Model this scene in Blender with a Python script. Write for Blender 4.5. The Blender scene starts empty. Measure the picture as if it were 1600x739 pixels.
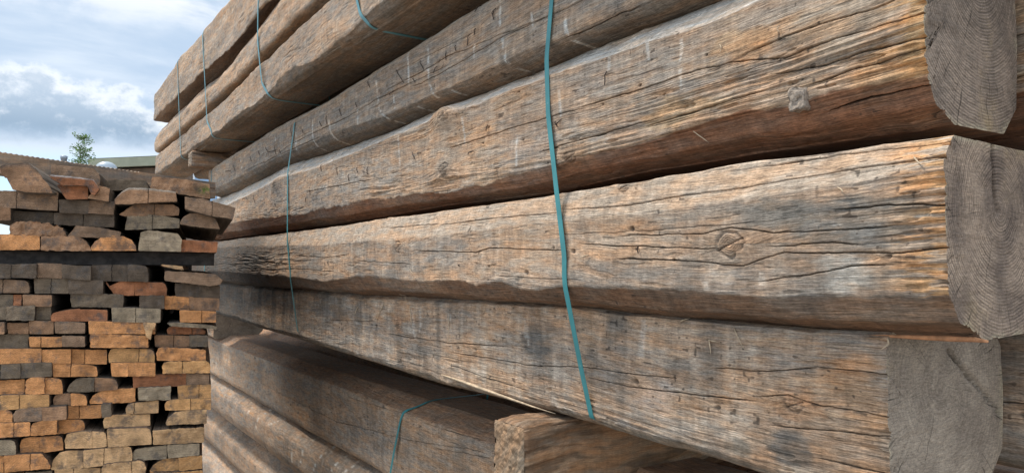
import bpy, math, random
import numpy as np
from mathutils import Matrix, Vector
R = math.radians
random.seed(7)
D = bpy.data
SC = bpy.context.scene
COL = SC.collection

# ------------------------------------------------------------------ camera
F = 1120.0; CX, CY = 800.0, 369.5
PSI, TH, H = R(33.98), R(2.48), 2.10          # yaw off the beams' direction, pitch, eye height
fwd = np.array([math.sin(PSI)*math.cos(TH), math.cos(PSI)*math.cos(TH), math.sin(TH)])
rgt = np.array([math.cos(PSI), -math.sin(PSI), 0.0])
upv = np.array([-math.sin(PSI)*math.sin(TH), -math.cos(PSI)*math.sin(TH), math.cos(TH)])
cam = D.cameras.new('camera'); camo = D.objects.new('camera', cam); COL.objects.link(camo)
m = Matrix(((rgt[0], upv[0], -fwd[0], 0), (rgt[1], upv[1], -fwd[1], 0), (rgt[2], upv[2], -fwd[2], H), (0, 0, 0, 1)))
camo.matrix_world = m
cam.sensor_width = 36; cam.lens = 36*F/1600; cam.clip_start = 0.02; cam.clip_end = 3000
SC.camera = camo
SC.view_settings.view_transform = 'Standard'; SC.view_settings.look = 'None'
SC.view_settings.exposure = 0.80; SC.view_settings.gamma = 1

# ------------------------------------------------------------------ light
SUN_AZ = math.atan2(-0.46, 0.89)                # compass style: x = sin, y = cos
SUN_EL = R(57)
sl = D.lights.new('sun', 'SUN'); sl.energy = 2.7; sl.angle = R(10); sl.color = (1.0, 0.95, 0.87)
so = D.objects.new('sun', sl); COL.objects.link(so)
sd = Vector((math.sin(SUN_AZ)*math.cos(SUN_EL), math.cos(SUN_AZ)*math.cos(SUN_EL), math.sin(SUN_EL)))
so.rotation_euler = sd.to_track_quat('Z', 'Y').to_euler(); so.location = (0, 0, 10)

class NT:
    def __init__(s, tree): s.t = tree
    def n(s, typ, **kw):
        nd = s.t.nodes.new(typ)
        for k, v in kw.items():
            if k.startswith('i_'):
                key = k[2:]
                key = int(key) if key.isdigit() else key.replace('_', ' ')
                s.put(nd.inputs[key], v)
            else: setattr(nd, k, v)
        return nd
    def put(s, sock, v):
        if isinstance(v, bpy.types.NodeSocket): s.t.links.new(v, sock)
        elif isinstance(v, bpy.types.Node): s.t.links.new(v.outputs[0], sock)
        else:
            if sock.type == 'RGBA' and len(v) == 3: v = (*v, 1)
            sock.default_value = v
    def math(s, op, a, b=0.0, c=0.0, clamp=False):
        nd = s.t.nodes.new('ShaderNodeMath'); nd.operation = op; nd.use_clamp = clamp
        s.put(nd.inputs[0], a); s.put(nd.inputs[1], b); s.put(nd.inputs[2], c); return nd.outputs[0]
    def vmath(s, op, a, b=(0, 0, 0)):
        nd = s.t.nodes.new('ShaderNodeVectorMath'); nd.operation = op
        s.put(nd.inputs[0], a); s.put(nd.inputs[1], b)
        return nd.outputs['Value'] if op in ('DOT_PRODUCT', 'LENGTH', 'DISTANCE') else nd.outputs[0]
    def rng(s, v, a, b, c=0.0, d=1.0, smooth=True):
        nd = s.t.nodes.new('ShaderNodeMapRange'); nd.interpolation_type = 'SMOOTHSTEP' if smooth else 'LINEAR'
        for i, x in enumerate((v, a, b, c, d)): s.put(nd.inputs[i], x)
        return nd.outputs[0]
    def mix(s, f, a, b, mode='MIX'):
        nd = s.t.nodes.new('ShaderNodeMix'); nd.data_type = 'RGBA'; nd.blend_type = mode
        s.put(nd.inputs[0], f); s.put(nd.inputs[6], a); s.put(nd.inputs[7], b); return nd.outputs[2]
    def noise(s, vec, scale, detail=4, rough=0.6, dist=0.0):
        nd = s.n('ShaderNodeTexNoise'); s.put(nd.inputs['Vector'], vec)
        nd.inputs['Scale'].default_value = scale; nd.inputs['Detail'].default_value = detail
        nd.inputs['Roughness'].default_value = rough; nd.inputs['Distortion'].default_value = dist
        return nd.outputs[0]
    def vscale(s, vec, sc):
        return s.vmath('MULTIPLY', vec, sc)

# ------------------------------------------------------------------ sky
def pixdir(x, y):
    r = F*fwd + (x-CX)*rgt - (y-CY)*upv
    return r/np.linalg.norm(r)
W = D.worlds.new('World'); SC.world = W; W.use_nodes = True
t = NT(W.node_tree); t.t.nodes.clear()
sky = t.n('ShaderNodeTexSky', sky_type='NISHITA', sun_disc=False)
sky.sun_elevation = SUN_EL; sky.sun_rotation = SUN_AZ; sky.air_density = 1.0; sky.dust_density = 0.6; sky.ozone_density = 1.2
gen = t.n('ShaderNodeTexCoord').outputs['Generated']
c0 = pixdir(70, 160)
e_r = rgt; e_u = np.cross(rgt, c0); e_u = e_u/np.linalg.norm(e_u)
# angular coordinates of the view direction about the cumulus bank
du = t.vmath('DOT_PRODUCT', gen, tuple(e_r)); du = t.math('SUBTRACT', du, float(np.dot(c0, e_r)))
dz = t.math('SUBTRACT', t.n('ShaderNodeSeparateXYZ', i_0=gen).outputs[2], float(c0[2]))
nb = t.noise(t.vscale(gen, (1, 1, 1.5)), 9.0, 8, 0.62)
nf = t.noise(t.vscale(gen, (1, 1, 1.3)), 30.0, 6, 0.62)
wis = t.noise(t.vscale(gen, (1, 1, 3.0)), 2.6, 6, 0.55, 0.4)
# cumulus: dome shaped top, flat base
top = t.math('MULTIPLY', du, du); top = t.math('MULTIPLY', top, -2.6); top = t.math('ADD', top, 0.036)
top = t.math('ADD', top, t.math('MULTIPLY', t.math('SUBTRACT', nb, 0.5), 0.12))
top = t.math('ADD', top, t.math('MULTIPLY', t.math('SUBTRACT', nf, 0.5), 0.055))
above = t.rng(t.math('SUBTRACT', top, dz), -0.004, 0.016)
base = t.math('ADD', -0.036, t.math('MULTIPLY', t.math('SUBTRACT', nf, 0.5), 0.03))
below = t.rng(t.math('SUBTRACT', dz, base), -0.014, 0.014)
inx = t.rng(t.math('ABSOLUTE', t.math('ADD', du, 0.02)), 0.13, 0.16, 1.0, 0.0)
cum = t.math('MULTIPLY', t.math('MULTIPLY', above, below), inx)
# lit rim of the bank against its grey blue core
rim = t.rng(t.math('ADD', t.math('SUBTRACT', top, dz), t.math('MULTIPLY', t.math('SUBTRACT', nf, 0.5), 0.05)), 0.0, 0.042, 1.0, 0.0)
rim = t.math('MAXIMUM', rim, t.rng(nf, 0.50, 0.68, 0.0, 0.28))
ccol = t.mix(rim, t.mix(t.rng(dz, -0.04, 0.02), (0.25, 0.345, 0.46), (0.40, 0.49, 0.60)), (0.75, 0.79, 0.84))
low = t.rng(dz, -0.078, -0.045, 1.0, 0.0)           # clearer blue band close to the horizon
wf = t.noise(t.vscale(gen, (1, 1, 2.2)), 5.0, 7, 0.6, 0.3)
vcol = t.mix(t.rng(wis, 0.48, 0.72), (0.40, 0.50, 0.63), (0.64, 0.70, 0.77))
vcol = t.mix(t.math('MULTIPLY', t.rng(wf, 0.50, 0.66, 0.0, 0.9), t.rng(t.math('ABSOLUTE', t.math('SUBTRACT', dz, 0.02)), 0.05, 0.12, 0.0, 1.0)), vcol, (0.80, 0.81, 0.83))
vcol = t.mix(t.rng(dz, -0.060, -0.025, 0.75, 0.0), vcol, (0.66, 0.71, 0.77))
skyc = t.mix(1.0, sky.outputs[0], (0.145, 0.145, 0.145), 'MULTIPLY')
blue = t.mix(0.55, skyc, (0.30, 0.50, 0.76))
veil = t.math('SUBTRACT', 0.93, t.math('MULTIPLY', low, t.rng(wf, 0.40, 0.62, 0.95, 0.75)))
skyb = t.mix(veil, blue, vcol)
skyb = t.mix(cum, skyb, ccol)
# sky gain raised behind the camera and overhead, added fill for the sawn ends
back = t.vmath('DOT_PRODUCT', gen, tuple(-fwd))
gainv = t.math('ADD', 0.80, t.rng(back, -0.55, 0.5, 0.0, 0.85))
bg = t.n('ShaderNodeBackground', i_Color=skyb, i_Strength=gainv)
t.put(t.n('ShaderNodeOutputWorld').inputs[0], bg)

# ------------------------------------------------------------------ maths helpers
def ray(x, y): return F*fwd + (x-CX)*rgt - (y-CY)*upv
def onX(x, y, p):                                   # a pixel on the plane X = p
    r = ray(x, y); k = p/r[0]; return np.array([p, r[1]*k, H + r[2]*k])
def onY(x, y, s):
    r = ray(x, y); k = s/r[1]; return np.array([r[0]*k, s, H + r[2]*k])
def atd(x, y, d):
    return np.array([0, 0, H]) + ray(x, y)*(d/F)
def _h(ix, iy, seed):
    n = (ix.astype(np.int64)*374761393 + iy.astype(np.int64)*668265263 + seed*1274126177) & 0xffffffff
    n = ((n ^ (n >> 13))*1274126177) & 0xffffffff
    n = (n ^ (n >> 16)) & 0xffffff
    return n/float(0xffffff)
def vn(x, y, seed=0):                               # value noise 0..1
    x = np.asarray(x, dtype=np.float64); y = np.asarray(y, dtype=np.float64)
    x, y = np.broadcast_arrays(x, y)
    xf = np.floor(x); yf = np.floor(y); a = x-xf; b = y-yf
    a = a*a*(3-2*a); b = b*b*(3-2*b)
    xi = xf.astype(np.int64); yi = yf.astype(np.int64)
    return ((_h(xi, yi, seed)*(1-a)+_h(xi+1, yi, seed)*a)*(1-b) + (_h(xi, yi+1, seed)*(1-a)+_h(xi+1, yi+1, seed)*a)*b)
def fb(x, y, seed=0, o=3, g=0.5):
    v = 0; a = 1; s = 0
    for i in range(o):
        v = v + a*vn(x*2**i, y*2**i, seed+i*17); s += a; a *= g
    return v/s
def ss(a, b, x):
    u = np.clip((x-a)/(b-a), 0, 1); return u*u*(3-2*u)
def tag(o, label=None, cat=None, group=None, kind=None):
    if label: o['label'] = label
    if cat: o['category'] = cat
    if group: o['group'] = group
    if kind: o['kind'] = kind
    elif o.parent is None and (label or cat): o['kind'] = 'thing'
    return o
def mesh_obj(name, co, faces, mats, parent=None, smooth=True, origin=None, attrs=None, matidx=None):
    co = np.asarray(co, dtype=np.float32).reshape(-1, 3)
    if origin is not None: co = co - np.asarray(origin, dtype=np.float32)
    me = D.meshes.new(name)
    if isinstance(faces, np.ndarray):
        nf = len(faces); k = faces.shape[1]
        me.vertices.add(len(co)); me.vertices.foreach_set('co', co.ravel())
        me.loops.add(nf*k); me.loops.foreach_set('vertex_index', faces.ravel().astype(np.int32))
        me.polygons.add(nf); me.polygons.foreach_set('loop_start', np.arange(0, nf*k, k, dtype=np.int32))
        me.polygons.foreach_set('loop_total', np.full(nf, k, dtype=np.int32))
    else:
        me.from_pydata([tuple(map(float, c)) for c in co], [], [tuple(int(i) for i in f) for f in faces])
    me.update(calc_edges=True)
    for mt in (mats if isinstance(mats, (list, tuple)) else [mats]): me.materials.append(mt)
    me.polygons.foreach_set('use_smooth', np.full(len(me.polygons), smooth, dtype=bool))
    if matidx is not None: me.polygons.foreach_set('material_index', np.asarray(matidx, dtype=np.int32))
    for an, (typ, data) in (attrs or {}).items():
        at = me.attributes.new(an, typ, 'POINT')
        data = np.asarray(data, dtype=np.float32)
        if typ == 'FLOAT_COLOR':
            if data.shape[-1] == 3: data = np.concatenate([data, np.ones((*data.shape[:-1], 1), np.float32)], -1)
            at.data.foreach_set('color', data.ravel())
        elif typ == 'FLOAT_VECTOR': at.data.foreach_set('vector', data.ravel())
        else: at.data.foreach_set('value', data.ravel())
    me.update()
    o = D.objects.new(name, me); COL.objects.link(o)
    if parent: o.parent = parent; 
    if origin is not None: o.location = tuple(float(v) for v in origin)
    return o
def child(name, co, faces, mats, parent, **kw):      # world coordinates -> the parent's frame (parents carry no rotation)
    return mesh_obj(name, np.asarray(co, dtype=np.float64).reshape(-1, 3) - np.array(parent.location), faces, mats, parent, **kw)

# ------------------------------------------------------------------ materials
def newmat(name):
    mt = D.materials.new(name); mt.use_nodes = True
    t = NT(mt.node_tree); b = mt.node_tree.nodes['Principled BSDF']
    return mt, t, b
def wood_mat(name, bump=0.5, grain=1.0):
    mt, t, b = newmat(name)
    col = t.n('ShaderNodeAttribute', attribute_name='Col').outputs['Color']
    g = t.n('ShaderNodeAttribute', attribute_name='guv').outputs['Vector']
    a = t.noise(t.vscale(g, (15, 420, 60)), 1.0, 4, 0.68)
    c = t.noise(t.vscale(g, (45, 900, 90)), 1.0, 2, 0.6)
    e = t.noise(t.vscale(g, (30, 60, 30)), 1.0, 5, 0.65)
    ln1 = t.rng(t.noise(t.vscale(g, (11, 360, 20)), 1.0, 4, 0.65, 0.25), 0.61, 0.69, 1.0, 0.60)     # fine dark fibre lines
    ln2 = t.rng(t.noise(t.vscale(g, (24, 520, 20)), 1.0, 3, 0.65), 0.60, 0.70, 1.0, 1.25)          # raised bleached fibres
    f = t.math('MULTIPLY', t.rng(a, 0.32, 0.68, 0.62, 1.28, False), t.rng(c, 0.3, 0.7, 0.78, 1.18, False))
    f = t.math('MULTIPLY', f, t.math('MULTIPLY', ln1, ln2))
    f = t.math('MULTIPLY', f, t.rng(e, 0.3, 0.72, 0.80, 1.18, False))
    spk = t.noise(t.vscale(g, (130, 420, 130)), 1.0, 3, 0.7)
    crs = t.noise(t.vscale(g, (70, 9, 9)), 1.0, 3, 0.6)
    f = t.math('MULTIPLY', f, t.math('MULTIPLY', t.rng(spk, 0.3, 0.7, 0.74, 1.22, False), t.rng(crs, 0.3, 0.7, 0.86, 1.12, False)))
    f = t.math('ADD', 1.0, t.math('MULTIPLY', t.math('SUBTRACT', f, 1.0), grain))
    comb = t.n('ShaderNodeCombineXYZ', i_0=f, i_1=f, i_2=f)
    # hue wanders a little between silver grey and honey
    hv = t.noise(t.vscale(g, (9, 34, 9)), 1.0, 3, 0.6)
    tint = t.mix(t.rng(hv, 0.36, 0.66), (0.98, 0.98, 0.96), (1.18, 0.98, 0.80))
    out = t.mix(1.0, t.mix(1.0, col, comb, 'MULTIPLY'), tint, 'MULTIPLY')
    t.put(b.inputs['Base Color'], out)
    b.inputs['Roughness'].default_value = 0.86; b.inputs['Specular IOR Level'].default_value = 0.25
    hgt = t.math('ADD', t.math('MULTIPLY', a, 1.0), t.math('ADD', t.math('MULTIPLY', c, 0.6), t.math('ADD', t.math('MULTIPLY', e, 0.5), t.math('MULTIPLY', ln1, 0.8))))
    bp = t.n('ShaderNodeBump', i_Strength=bump, i_Distance=0.0022, i_Height=hgt)
    t.put(b.inputs['Normal'], bp)
    return mt
M_WOOD = wood_mat('weathered_wood', 0.95, 1.2)
M_WOOD_FAR = wood_mat('weathered_wood_far', 0.5, 0.8)

def end_mat(name, pith, c1, c2, ring=260.0, rc=0.28, warm=(0.36, 0.25, 0.13)):
    """sawn end grain: growth rings about the pith (world X, Z), saw marks, checks"""
    mt, t, b = newmat(name)
    g = t.n('ShaderNodeAttribute', attribute_name='wp').outputs['Vector']   # the real X, Y, Z of the end face
    d = t.vmath('SUBTRACT', g, (pith[0], 0, pith[1]))
    d = t.vmath('MULTIPLY', d, (1, 0, 1))
    low = t.noise(g, 7.0, 3, 0.5)
    rad = t.math('ADD', t.vmath('LENGTH', d), t.math('MULTIPLY', low, 0.016))
    w = t.math('SINE', t.math('MULTIPLY', rad, ring*3.6))
    w2 = t.math('SINE', t.math('MULTIPLY', rad, ring*1.5))
    w = t.math('ADD', t.math('MULTIPLY', w, 0.7), t.math('MULTIPLY', w2, 0.3))
    patchy = t.rng(t.noise(g, 16.0, 4, 0.6), 0.34, 0.62, 0.15, 1.0)
    saw = t.noise(t.vscale(g, (60, 1, 420)), 1.0, 3, 0.6)
    blot = t.noise(g, 11.0, 6, 0.66)
    fine = t.noise(g, 340.0, 3, 0.7)
    col = t.mix(t.rng(blot, 0.32, 0.68), c1, c2)
    col = t.mix(t.rng(t.noise(g, 5.0, 5, 0.6), 0.57, 0.72, 0, 0.6), col, warm)
    f = t.math('ADD', 1.0, t.math('MULTIPLY', t.math('MULTIPLY', w, patchy), rc))
    f = t.math('MULTIPLY', f, t.rng(saw, 0.3, 0.7, 0.72, 1.25, False))
    f = t.math('MULTIPLY', f, t.rng(fine, 0.3, 0.7, 0.70, 1.28, False))
    rimw = t.n('ShaderNodeAttribute', attribute_name='rim').outputs['Fac']
    hgt = t.math('ADD', t.math('MULTIPLY', w, 0.35), t.math('ADD', t.math('MULTIPLY', saw, 1.0), t.math('MULTIPLY', fine, 0.7)))
    # radial checks (thin drying splits from the pith outwards)
    sx = t.n('ShaderNodeSeparateXYZ', i_0=d)
    ang = t.math('ARCTAN2', sx.outputs[0], sx.outputs[2])
    rn = t.noise(t.n('ShaderNodeCombineXYZ', i_0=t.math('MULTIPLY', ang, 34.0), i_1=t.math('MULTIPLY', rad, 6.0)), 1.0, 3, 0.6)
    chk = t.rng(rn, 0.63, 0.66, 0.0, 0.65)
    f = t.math('MULTIPLY', f, t.math('SUBTRACT', 1.0, chk))
    f = t.math('MULTIPLY', f, t.math('SUBTRACT', 1.0, t.math('MULTIPLY', t.n('ShaderNodeAttribute', attribute_name='blk').outputs['Fac'], 0.8)))
    comb = t.n('ShaderNodeCombineXYZ', i_0=f, i_1=f, i_2=f)
    col = t.mix(t.math('MULTIPLY', rimw, 0.55), col, (0.42, 0.34, 0.22))
    t.put(b.inputs['Base Color'], t.mix(1.0, col, comb, 'MULTIPLY'))
    b.inputs['Roughness'].default_value = 0.9; b.inputs['Specular IOR Level'].default_value = 0.2
    t.put(b.inputs['Normal'], t.n('ShaderNodeBump', i_Strength=0.8, i_Distance=0.0015, i_Height=hgt))
    return mt

def plain(name, col, rough=0.6, metal=0.0, var=0.0, scale=20, bump=0.0):
    mt, t, b = newmat(name)
    if var:
        g = t.n('ShaderNodeTexCoord').outputs['Object']
        n = t.noise(g, scale, 5, 0.6)
        t.put(b.inputs['Base Color'], t.mix(t.rng(n, 0.3, 0.7), tuple(c*(1-var) for c in col), tuple(min(1, c*(1+var)) for c in col)))
        if bump: t.put(b.inputs['Normal'], t.n('ShaderNodeBump', i_Strength=bump, i_Distance=0.01, i_Height=n))
    else: b.inputs['Base Color'].default_value = (*col, 1)
    b.inputs['Roughness'].default_value = rough; b.inputs['Metallic'].default_value = metal
    return mt
M_IRON = plain('rusted_iron', (0.05, 0.032, 0.024), 0.8, 0.3, 0.5, 200)
M_SPLINT = plain('split_fibre', (0.42, 0.31, 0.20), 0.8, 0, 0.3, 60)
M_SPLINT_O = plain('split_fibre_orange', (0.44, 0.20, 0.09), 0.8, 0, 0.3, 60)
M_KNOT = plain('grey_knot_wood', (0.27, 0.21, 0.16), 0.9, 0, 0.5, 120, 0.8)
def strap_mat(name, c):
    mt, t, b = newmat(name)
    g = t.n('ShaderNodeTexCoord').outputs['Object']
    n = t.noise(g, 60, 4, 0.6); n2 = t.noise(g, 9, 3, 0.6)
    col = t.mix(t.rng(n2, 0.3, 0.7), tuple(x*0.85 for x in c), tuple(x*1.15 for x in c))
    col = t.mix(t.rng(n, 0.62, 0.76, 0, 0.35), col, (0.35, 0.38, 0.36))
    t.put(b.inputs['Base Color'], col); b.inputs['Roughness'].default_value = 0.42
    t.put(b.inputs['Normal'], t.n('ShaderNodeBump', i_Strength=0.3, i_Distance=0.0006, i_Height=t.noise(g, 700, 2, 0.5)))
    return mt
M_STRAP = strap_mat('teal_plastic', (0.04, 0.20, 0.205))
M_STRAP_P = strap_mat('pale_teal_plastic', (0.10, 0.26, 0.28))

# ------------------------------------------------------------------ ground
def ground_mat():
    mt, t, b = newmat('gravel_yard')
    g = t.n('ShaderNodeTexCoord').outputs['Object']
    a = t.noise(g, 0.7, 6, 0.6); c = t.noise(g, 45, 4, 0.7)
    col = t.mix(t.rng(a, 0.35, 0.65), (0.20, 0.17, 0.14), (0.31, 0.28, 0.245))
    f = t.rng(c, 0.3, 0.7, 0.6, 1.3, False)
    t.put(b.inputs['Base Color'], t.mix(1.0, col, t.n('ShaderNodeCombineXYZ', i_0=f, i_1=f, i_2=f), 'MULTIPLY'))
    b.inputs['Roughness'].default_value = 0.95
    t.put(b.inputs['Normal'], t.n('ShaderNodeBump', i_Strength=0.8, i_Distance=0.02, i_Height=c))
    return mt
tag(mesh_obj('ground', [(-900, -900, 0), (900, -900, 0), (900, 1500, 0), (-900, 1500, 0)], [(0, 1, 2, 3)], ground_mat(), smooth=False), kind='structure')

# ------------------------------------------------------------------ beams
GREY = np.array([0.290, 0.240, 0.198]); TAN = np.array([0.415, 0.295, 0.205]); ORG = np.array([0.42, 0.255, 0.135])
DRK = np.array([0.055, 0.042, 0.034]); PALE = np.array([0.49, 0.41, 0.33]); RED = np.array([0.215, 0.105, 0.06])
SLATE = np.array([0.160, 0.138, 0.118])
SURF = {}
def mixc(c, d, f): return c + (d - c)*f[..., None]
def beam(key, name, label, group, pf, W_, s_near, s_far, zt, z1, z2, zb, dt=0.10, f1=0.0, f2=0.0, db=0.10, seed=1,
         cracks=(), knots=(), marks=(), tears=(), cat='beam', step=1.25, rad=0.010, col={}, relief=1.0, endm=None,
         dv=0.0013, wob=0.010, mat=None, torn_edge=0.0, autocracks=6, bow=0.0, patches=()):
    """One hewn beam along Y. zt/z1/z2/zb: outlines (Y, Z) of its top, face top, face bottom and underside;
    dt, f1, f2, db: how far each of those lines lies behind the front plane X = pf."""
    # stations, denser where the beam is nearer the lens
    def xs_of(s): return CX + F*(pf*rgt[0] + s*rgt[1])/(pf*fwd[0] + s*fwd[1])
    xa, xb = xs_of(s_far), xs_of(s_near)
    px = np.linspace(xa, xb, max(60, int((xb-xa)/step)))
    k = (px-CX)/F
    s = pf*(rgt[0]-k*fwd[0])/(k*fwd[1]-rgt[1])      # inverse of the line above
    s = np.clip(s, s_near, s_far); s[0] = s_far; s[-1] = s_near
    def ev(line):
        if isinstance(line, (int, float)): return np.full(len(s), float(line))
        a = np.array(sorted(line)); return np.interp(s, a[:, 0], a[:, 1])
    ZT, Z1, Z2, ZB = ev(zt), ev(z1), ev(z2), ev(zb)
    Z1 = Z1 + (fb(s*4, 0*s+3, seed+5, 4)-0.5)*0.012 + (fb(s*30, 0*s+5, seed+10, 3)-0.5)*0.006*ss(0.4, 0.6, vn(s*5, 0*s, seed+19))
    Z2 = Z2 + (fb(s*5, 0*s+9, seed+6, 5, 0.55)-0.5)*(0.014 + torn_edge) + (fb(s*38, 0*s+2, seed+8, 3)-0.5)*(0.006+0.35*torn_edge)*ss(0.35, 0.65, vn(s*6, 0*s, seed+9))
    ZT = ZT + (fb(s*5, 0*s+1, seed+7)-0.5)*0.008
    ctrl = [(pf+W_, (ZT+ZB)/2), (pf+W_-0.005, ZT-0.05), (pf+W_-0.045, ZT-0.004), (pf+dt, ZT), (pf+f1, Z1), (pf+f2, Z2),
            (pf+f2+(db-f2)*0.30, Z2+(ZB-Z2)*0.66), (pf+db, ZB), (pf+W_-0.07, ZB+0.004), (pf+W_-0.012, ZB+0.06)]
    nc = len(ctrl)
    P = []; nom = []; vis = []; reg = []
    acc = 0.0
    for i in range(nc):
        a = ctrl[i]; b = ctrl[(i+1) % nc]
        L = math.hypot(b[0]-a[0], float(np.mean(b[1]-a[1])))
        fine = i in (3, 4, 5, 6)
        spacing = dv if fine else (0.005 if i in (2, 7, 8) else 0.012)
        n = max(3, int(L/spacing))
        for j in range(n):
            f = j/n
            P.append((np.full(len(s), a[0]+(b[0]-a[0])*f), a[1]+(b[1]-a[1])*f)); nom.append(acc+L*f); vis.append(fine); reg.append(i+f)
        acc += L
    nv = len(P); P = np.array(P)                       # nv, 2, ns
    nom = np.array(nom); vis = np.array(vis); reg = np.array(reg)
    # round the corners by an arc length aware blur
    dd = np.abs(nom[:, None]-nom[None, :]); dd = np.minimum(dd, acc-dd)
    wseg = np.gradient(np.concatenate([nom, [acc]]))[:nv]
    K = np.exp(-(dd/rad)**2)*wseg[None, :]; K /= K.sum(1, keepdims=True)
    P = np.einsum('ij,jks->iks', K, P)
    X = P[:, 0, :]; Z = P[:, 1, :]
    V = nom[:, None] + 0*s[None, :]; S = s[None, :] + 0*V
    dX = np.roll(X, -1, 0)-np.roll(X, 1, 0); dZ = np.roll(Z, -1, 0)-np.roll(Z, 1, 0)
    ln = np.sqrt(dX**2+dZ**2)+1e-9
    NX, NZ = dZ/ln, -dX/ln
    # outward check
    cxm = X.mean(0); czm = Z.mean(0)
    sg = np.sign(((X-cxm)*NX+(Z-czm)*NZ).mean()); NX *= sg; NZ *= sg
    front = ss(2.9, 3.1, reg)*(1-ss(7.0, 7.6, reg)); front = front[:, None] + 0*S
    # knots warp the grain
    VW = V + (fb(S*0.9, V*1.5, seed+11, 2)-0.5)*0.07 + (fb(S*3.0, V*5, seed+12, 2)-0.5)*0.004
    VW = VW - (Z - Z.mean(1, keepdims=True))*front*0.85
    hk = 0*S; kd = 0*S; kor = 0*S
    for (ky, kz, kr, kh, dark) in knots:
        dy = (S-ky)/2.0; dz = (Z-kz); r = np.sqrt(dy**2+dz**2)
        infl = np.exp(-(r/(2.4*kr))**2)*front
        VW = VW + infl*np.sign(dz+1e-6)*(-kr*0.8)*np.exp(-(np.abs(dz)/(1.5*kr)))
        rr = np.sqrt((S-ky)**2*0.6+dz**2)
        ja = np.arctan2(dz, (S-ky)); rr = rr*(1+0.35*(fb(ja*1.4+kr*900, rr*40, seed+14, 3)-0.5)*2*0.8)
        if kr < 0.013:                                   # bolt and nail holes, small dead knots
            core = (1-ss(kr*0.25, kr*0.75, rr))*front
            hk = hk - 0.007*core; kd = np.maximum(kd, core*max(dark, 0.75)); kor = np.maximum(kor, infl*0.7)
        else:
            core = (1-ss(kr*0.70, kr*1.05, rr))*front
            ringd = np.exp(-((rr-kr)/(kr*0.10+0.001))**2)*front*ss(0.30, 0.55, fb(ja*1.2+5, rr*20, seed+15, 2))
            crk = np.exp(-((dz*0.9+(S-ky)*0.35)/(0.0016))**2)*(rr < kr*1.1)*front
            hk = hk + kh*np.exp(-(r/(1.7*kr))**2)*front - 0.004*ringd - 0.005*crk + core*0.0010*np.sin(rr*1300)
            kd = np.maximum(kd, np.maximum(core*dark*(0.6+0.4*np.sin(rr*1100)), np.maximum(ringd*0.6, crk*0.9))); kor = np.maximum(kor, infl*0.6)
    h = (fb(S*1.6, V*5, seed+1, 2)-0.5)*wob*1.6 + (fb(S*7, V*11, seed+2, 3)-0.5)*wob*0.85
    # adze facets
    fac = vn(S*9+vn(V*7, S*2, seed+3)*1.5, V*7, seed+4); h = h - 0.0035*relief*np.abs(2*fac-1)
    torn = 0.75*ss(0.52, 0.72, fb(S*2.2, VW*9, seed+21, 3)); tm = 0*S
    for (ty, tz, ry, rz, amt) in tears:
        tm = np.clip(tm + amt*np.exp(-((S-ty)/ry)**2-((Z-tz)/rz)**2), 0, 1)
        torn = np.clip(torn + amt*np.exp(-((S-ty)/ry)**2-((Z-tz)/rz)**2), 0, 1.3)
    f1n = fb(S*4, VW*190, seed+31, 3, 0.6); f2n = fb(S*14, VW*420, seed+32, 2, 0.6)
    ridg = 1-np.abs(2*fb(S*3.6, VW*95, seed+33, 3)-1)
    h = h + relief*((f1n-0.5)*0.0011 + (f2n-0.5)*0.0010)*(0.6+1.3*torn) + relief*torn*(ridg-0.72)*0.0038
    fl2 = 1-np.abs(2*fb(S*2.6, VW*44, seed+34, 2)-1)
    h = h + tm*(fl2-0.7)*0.010*relief
    h = h + (vn(S*55, V*9, seed+35)-0.5)*0.0009*relief*(vn(S*5, V*5, seed+36) > 0.4)     # chop marks across the grain
    # short torn out flakes
    fl = ss(0.70, 0.76, fb(S*13, VW*75, seed+41, 2))*front
    h = h - fl*0.0022*relief*(0.5+torn)
    dark = 0*S
    cl = [(c, 1.0) for c in cracks]
    rs = random.Random(seed*7+1)
    span = Z1.mean()-Z2.mean()
    for _ in range(autocracks):
        y0 = rs.uniform(s_near, s_far); L = rs.uniform(0.12, 0.8); y1 = min(y0+L, s_far)
        zf = rs.uniform(0.06, 0.94)
        z0 = float(np.interp(y0, s[::-1], Z1[::-1]))*(1-zf)+float(np.interp(y0, s[::-1], Z2[::-1]))*zf
        cl.append(([(y0, z0), ((y0+y1)/2, z0+rs.uniform(-.006, .006)), (y1, z0+rs.uniform(-.012, .012))], rs.uniform(0.25, 0.55)))
    for ci, (c, amp) in enumerate(cl):
        a = np.array(sorted([tuple(q[:2]) for q in c]))
        zc = np.interp(s, a[:, 0], a[:, 1]) + (fb(s*14, 0*s+ci, seed+50+ci, 5, 0.6)-0.5)*0.007
        w = amp*(0.0004+0.0013*fb(s*7, 0*s, seed+70+ci)**1.5)*np.minimum(ss(a[0, 0]-0.01, a[0, 0]+0.06, s), 1-ss(a[-1, 0]-0.06, a[-1, 0]+0.01, s))
        if a[0, 0] <= s_near+0.05: w = amp*(0.0004+0.0013*fb(s*7, 0*s, seed+70+ci)**1.5)*(1-ss(a[-1, 0]-0.06, a[-1, 0]+0.01, s))
        w = np.maximum(w, 1e-5)
        q = np.exp(-((Z-zc[None, :])/np.maximum(w, 0.0008)[None, :])**2)*np.clip(w/0.0007, 0, 1)[None, :]*front
        h = h - q*0.011*amp
        dark = np.maximum(dark, q*0.95)
        # splits lift a lip and bleach beside them
        h = h + 0.0003*np.exp(-((Z-zc[None, :]-0.004)/0.004)**2)*front*np.clip(w/0.001, 0, 1)[None, :]
    if bow: X = X + (bow*np.sin((s-s_near)/(s_far-s_near)*math.pi*2.3))[None, :]
    h = h + hk
    amp = np.where(vis, 1.0, 0.35)[:, None]
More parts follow.
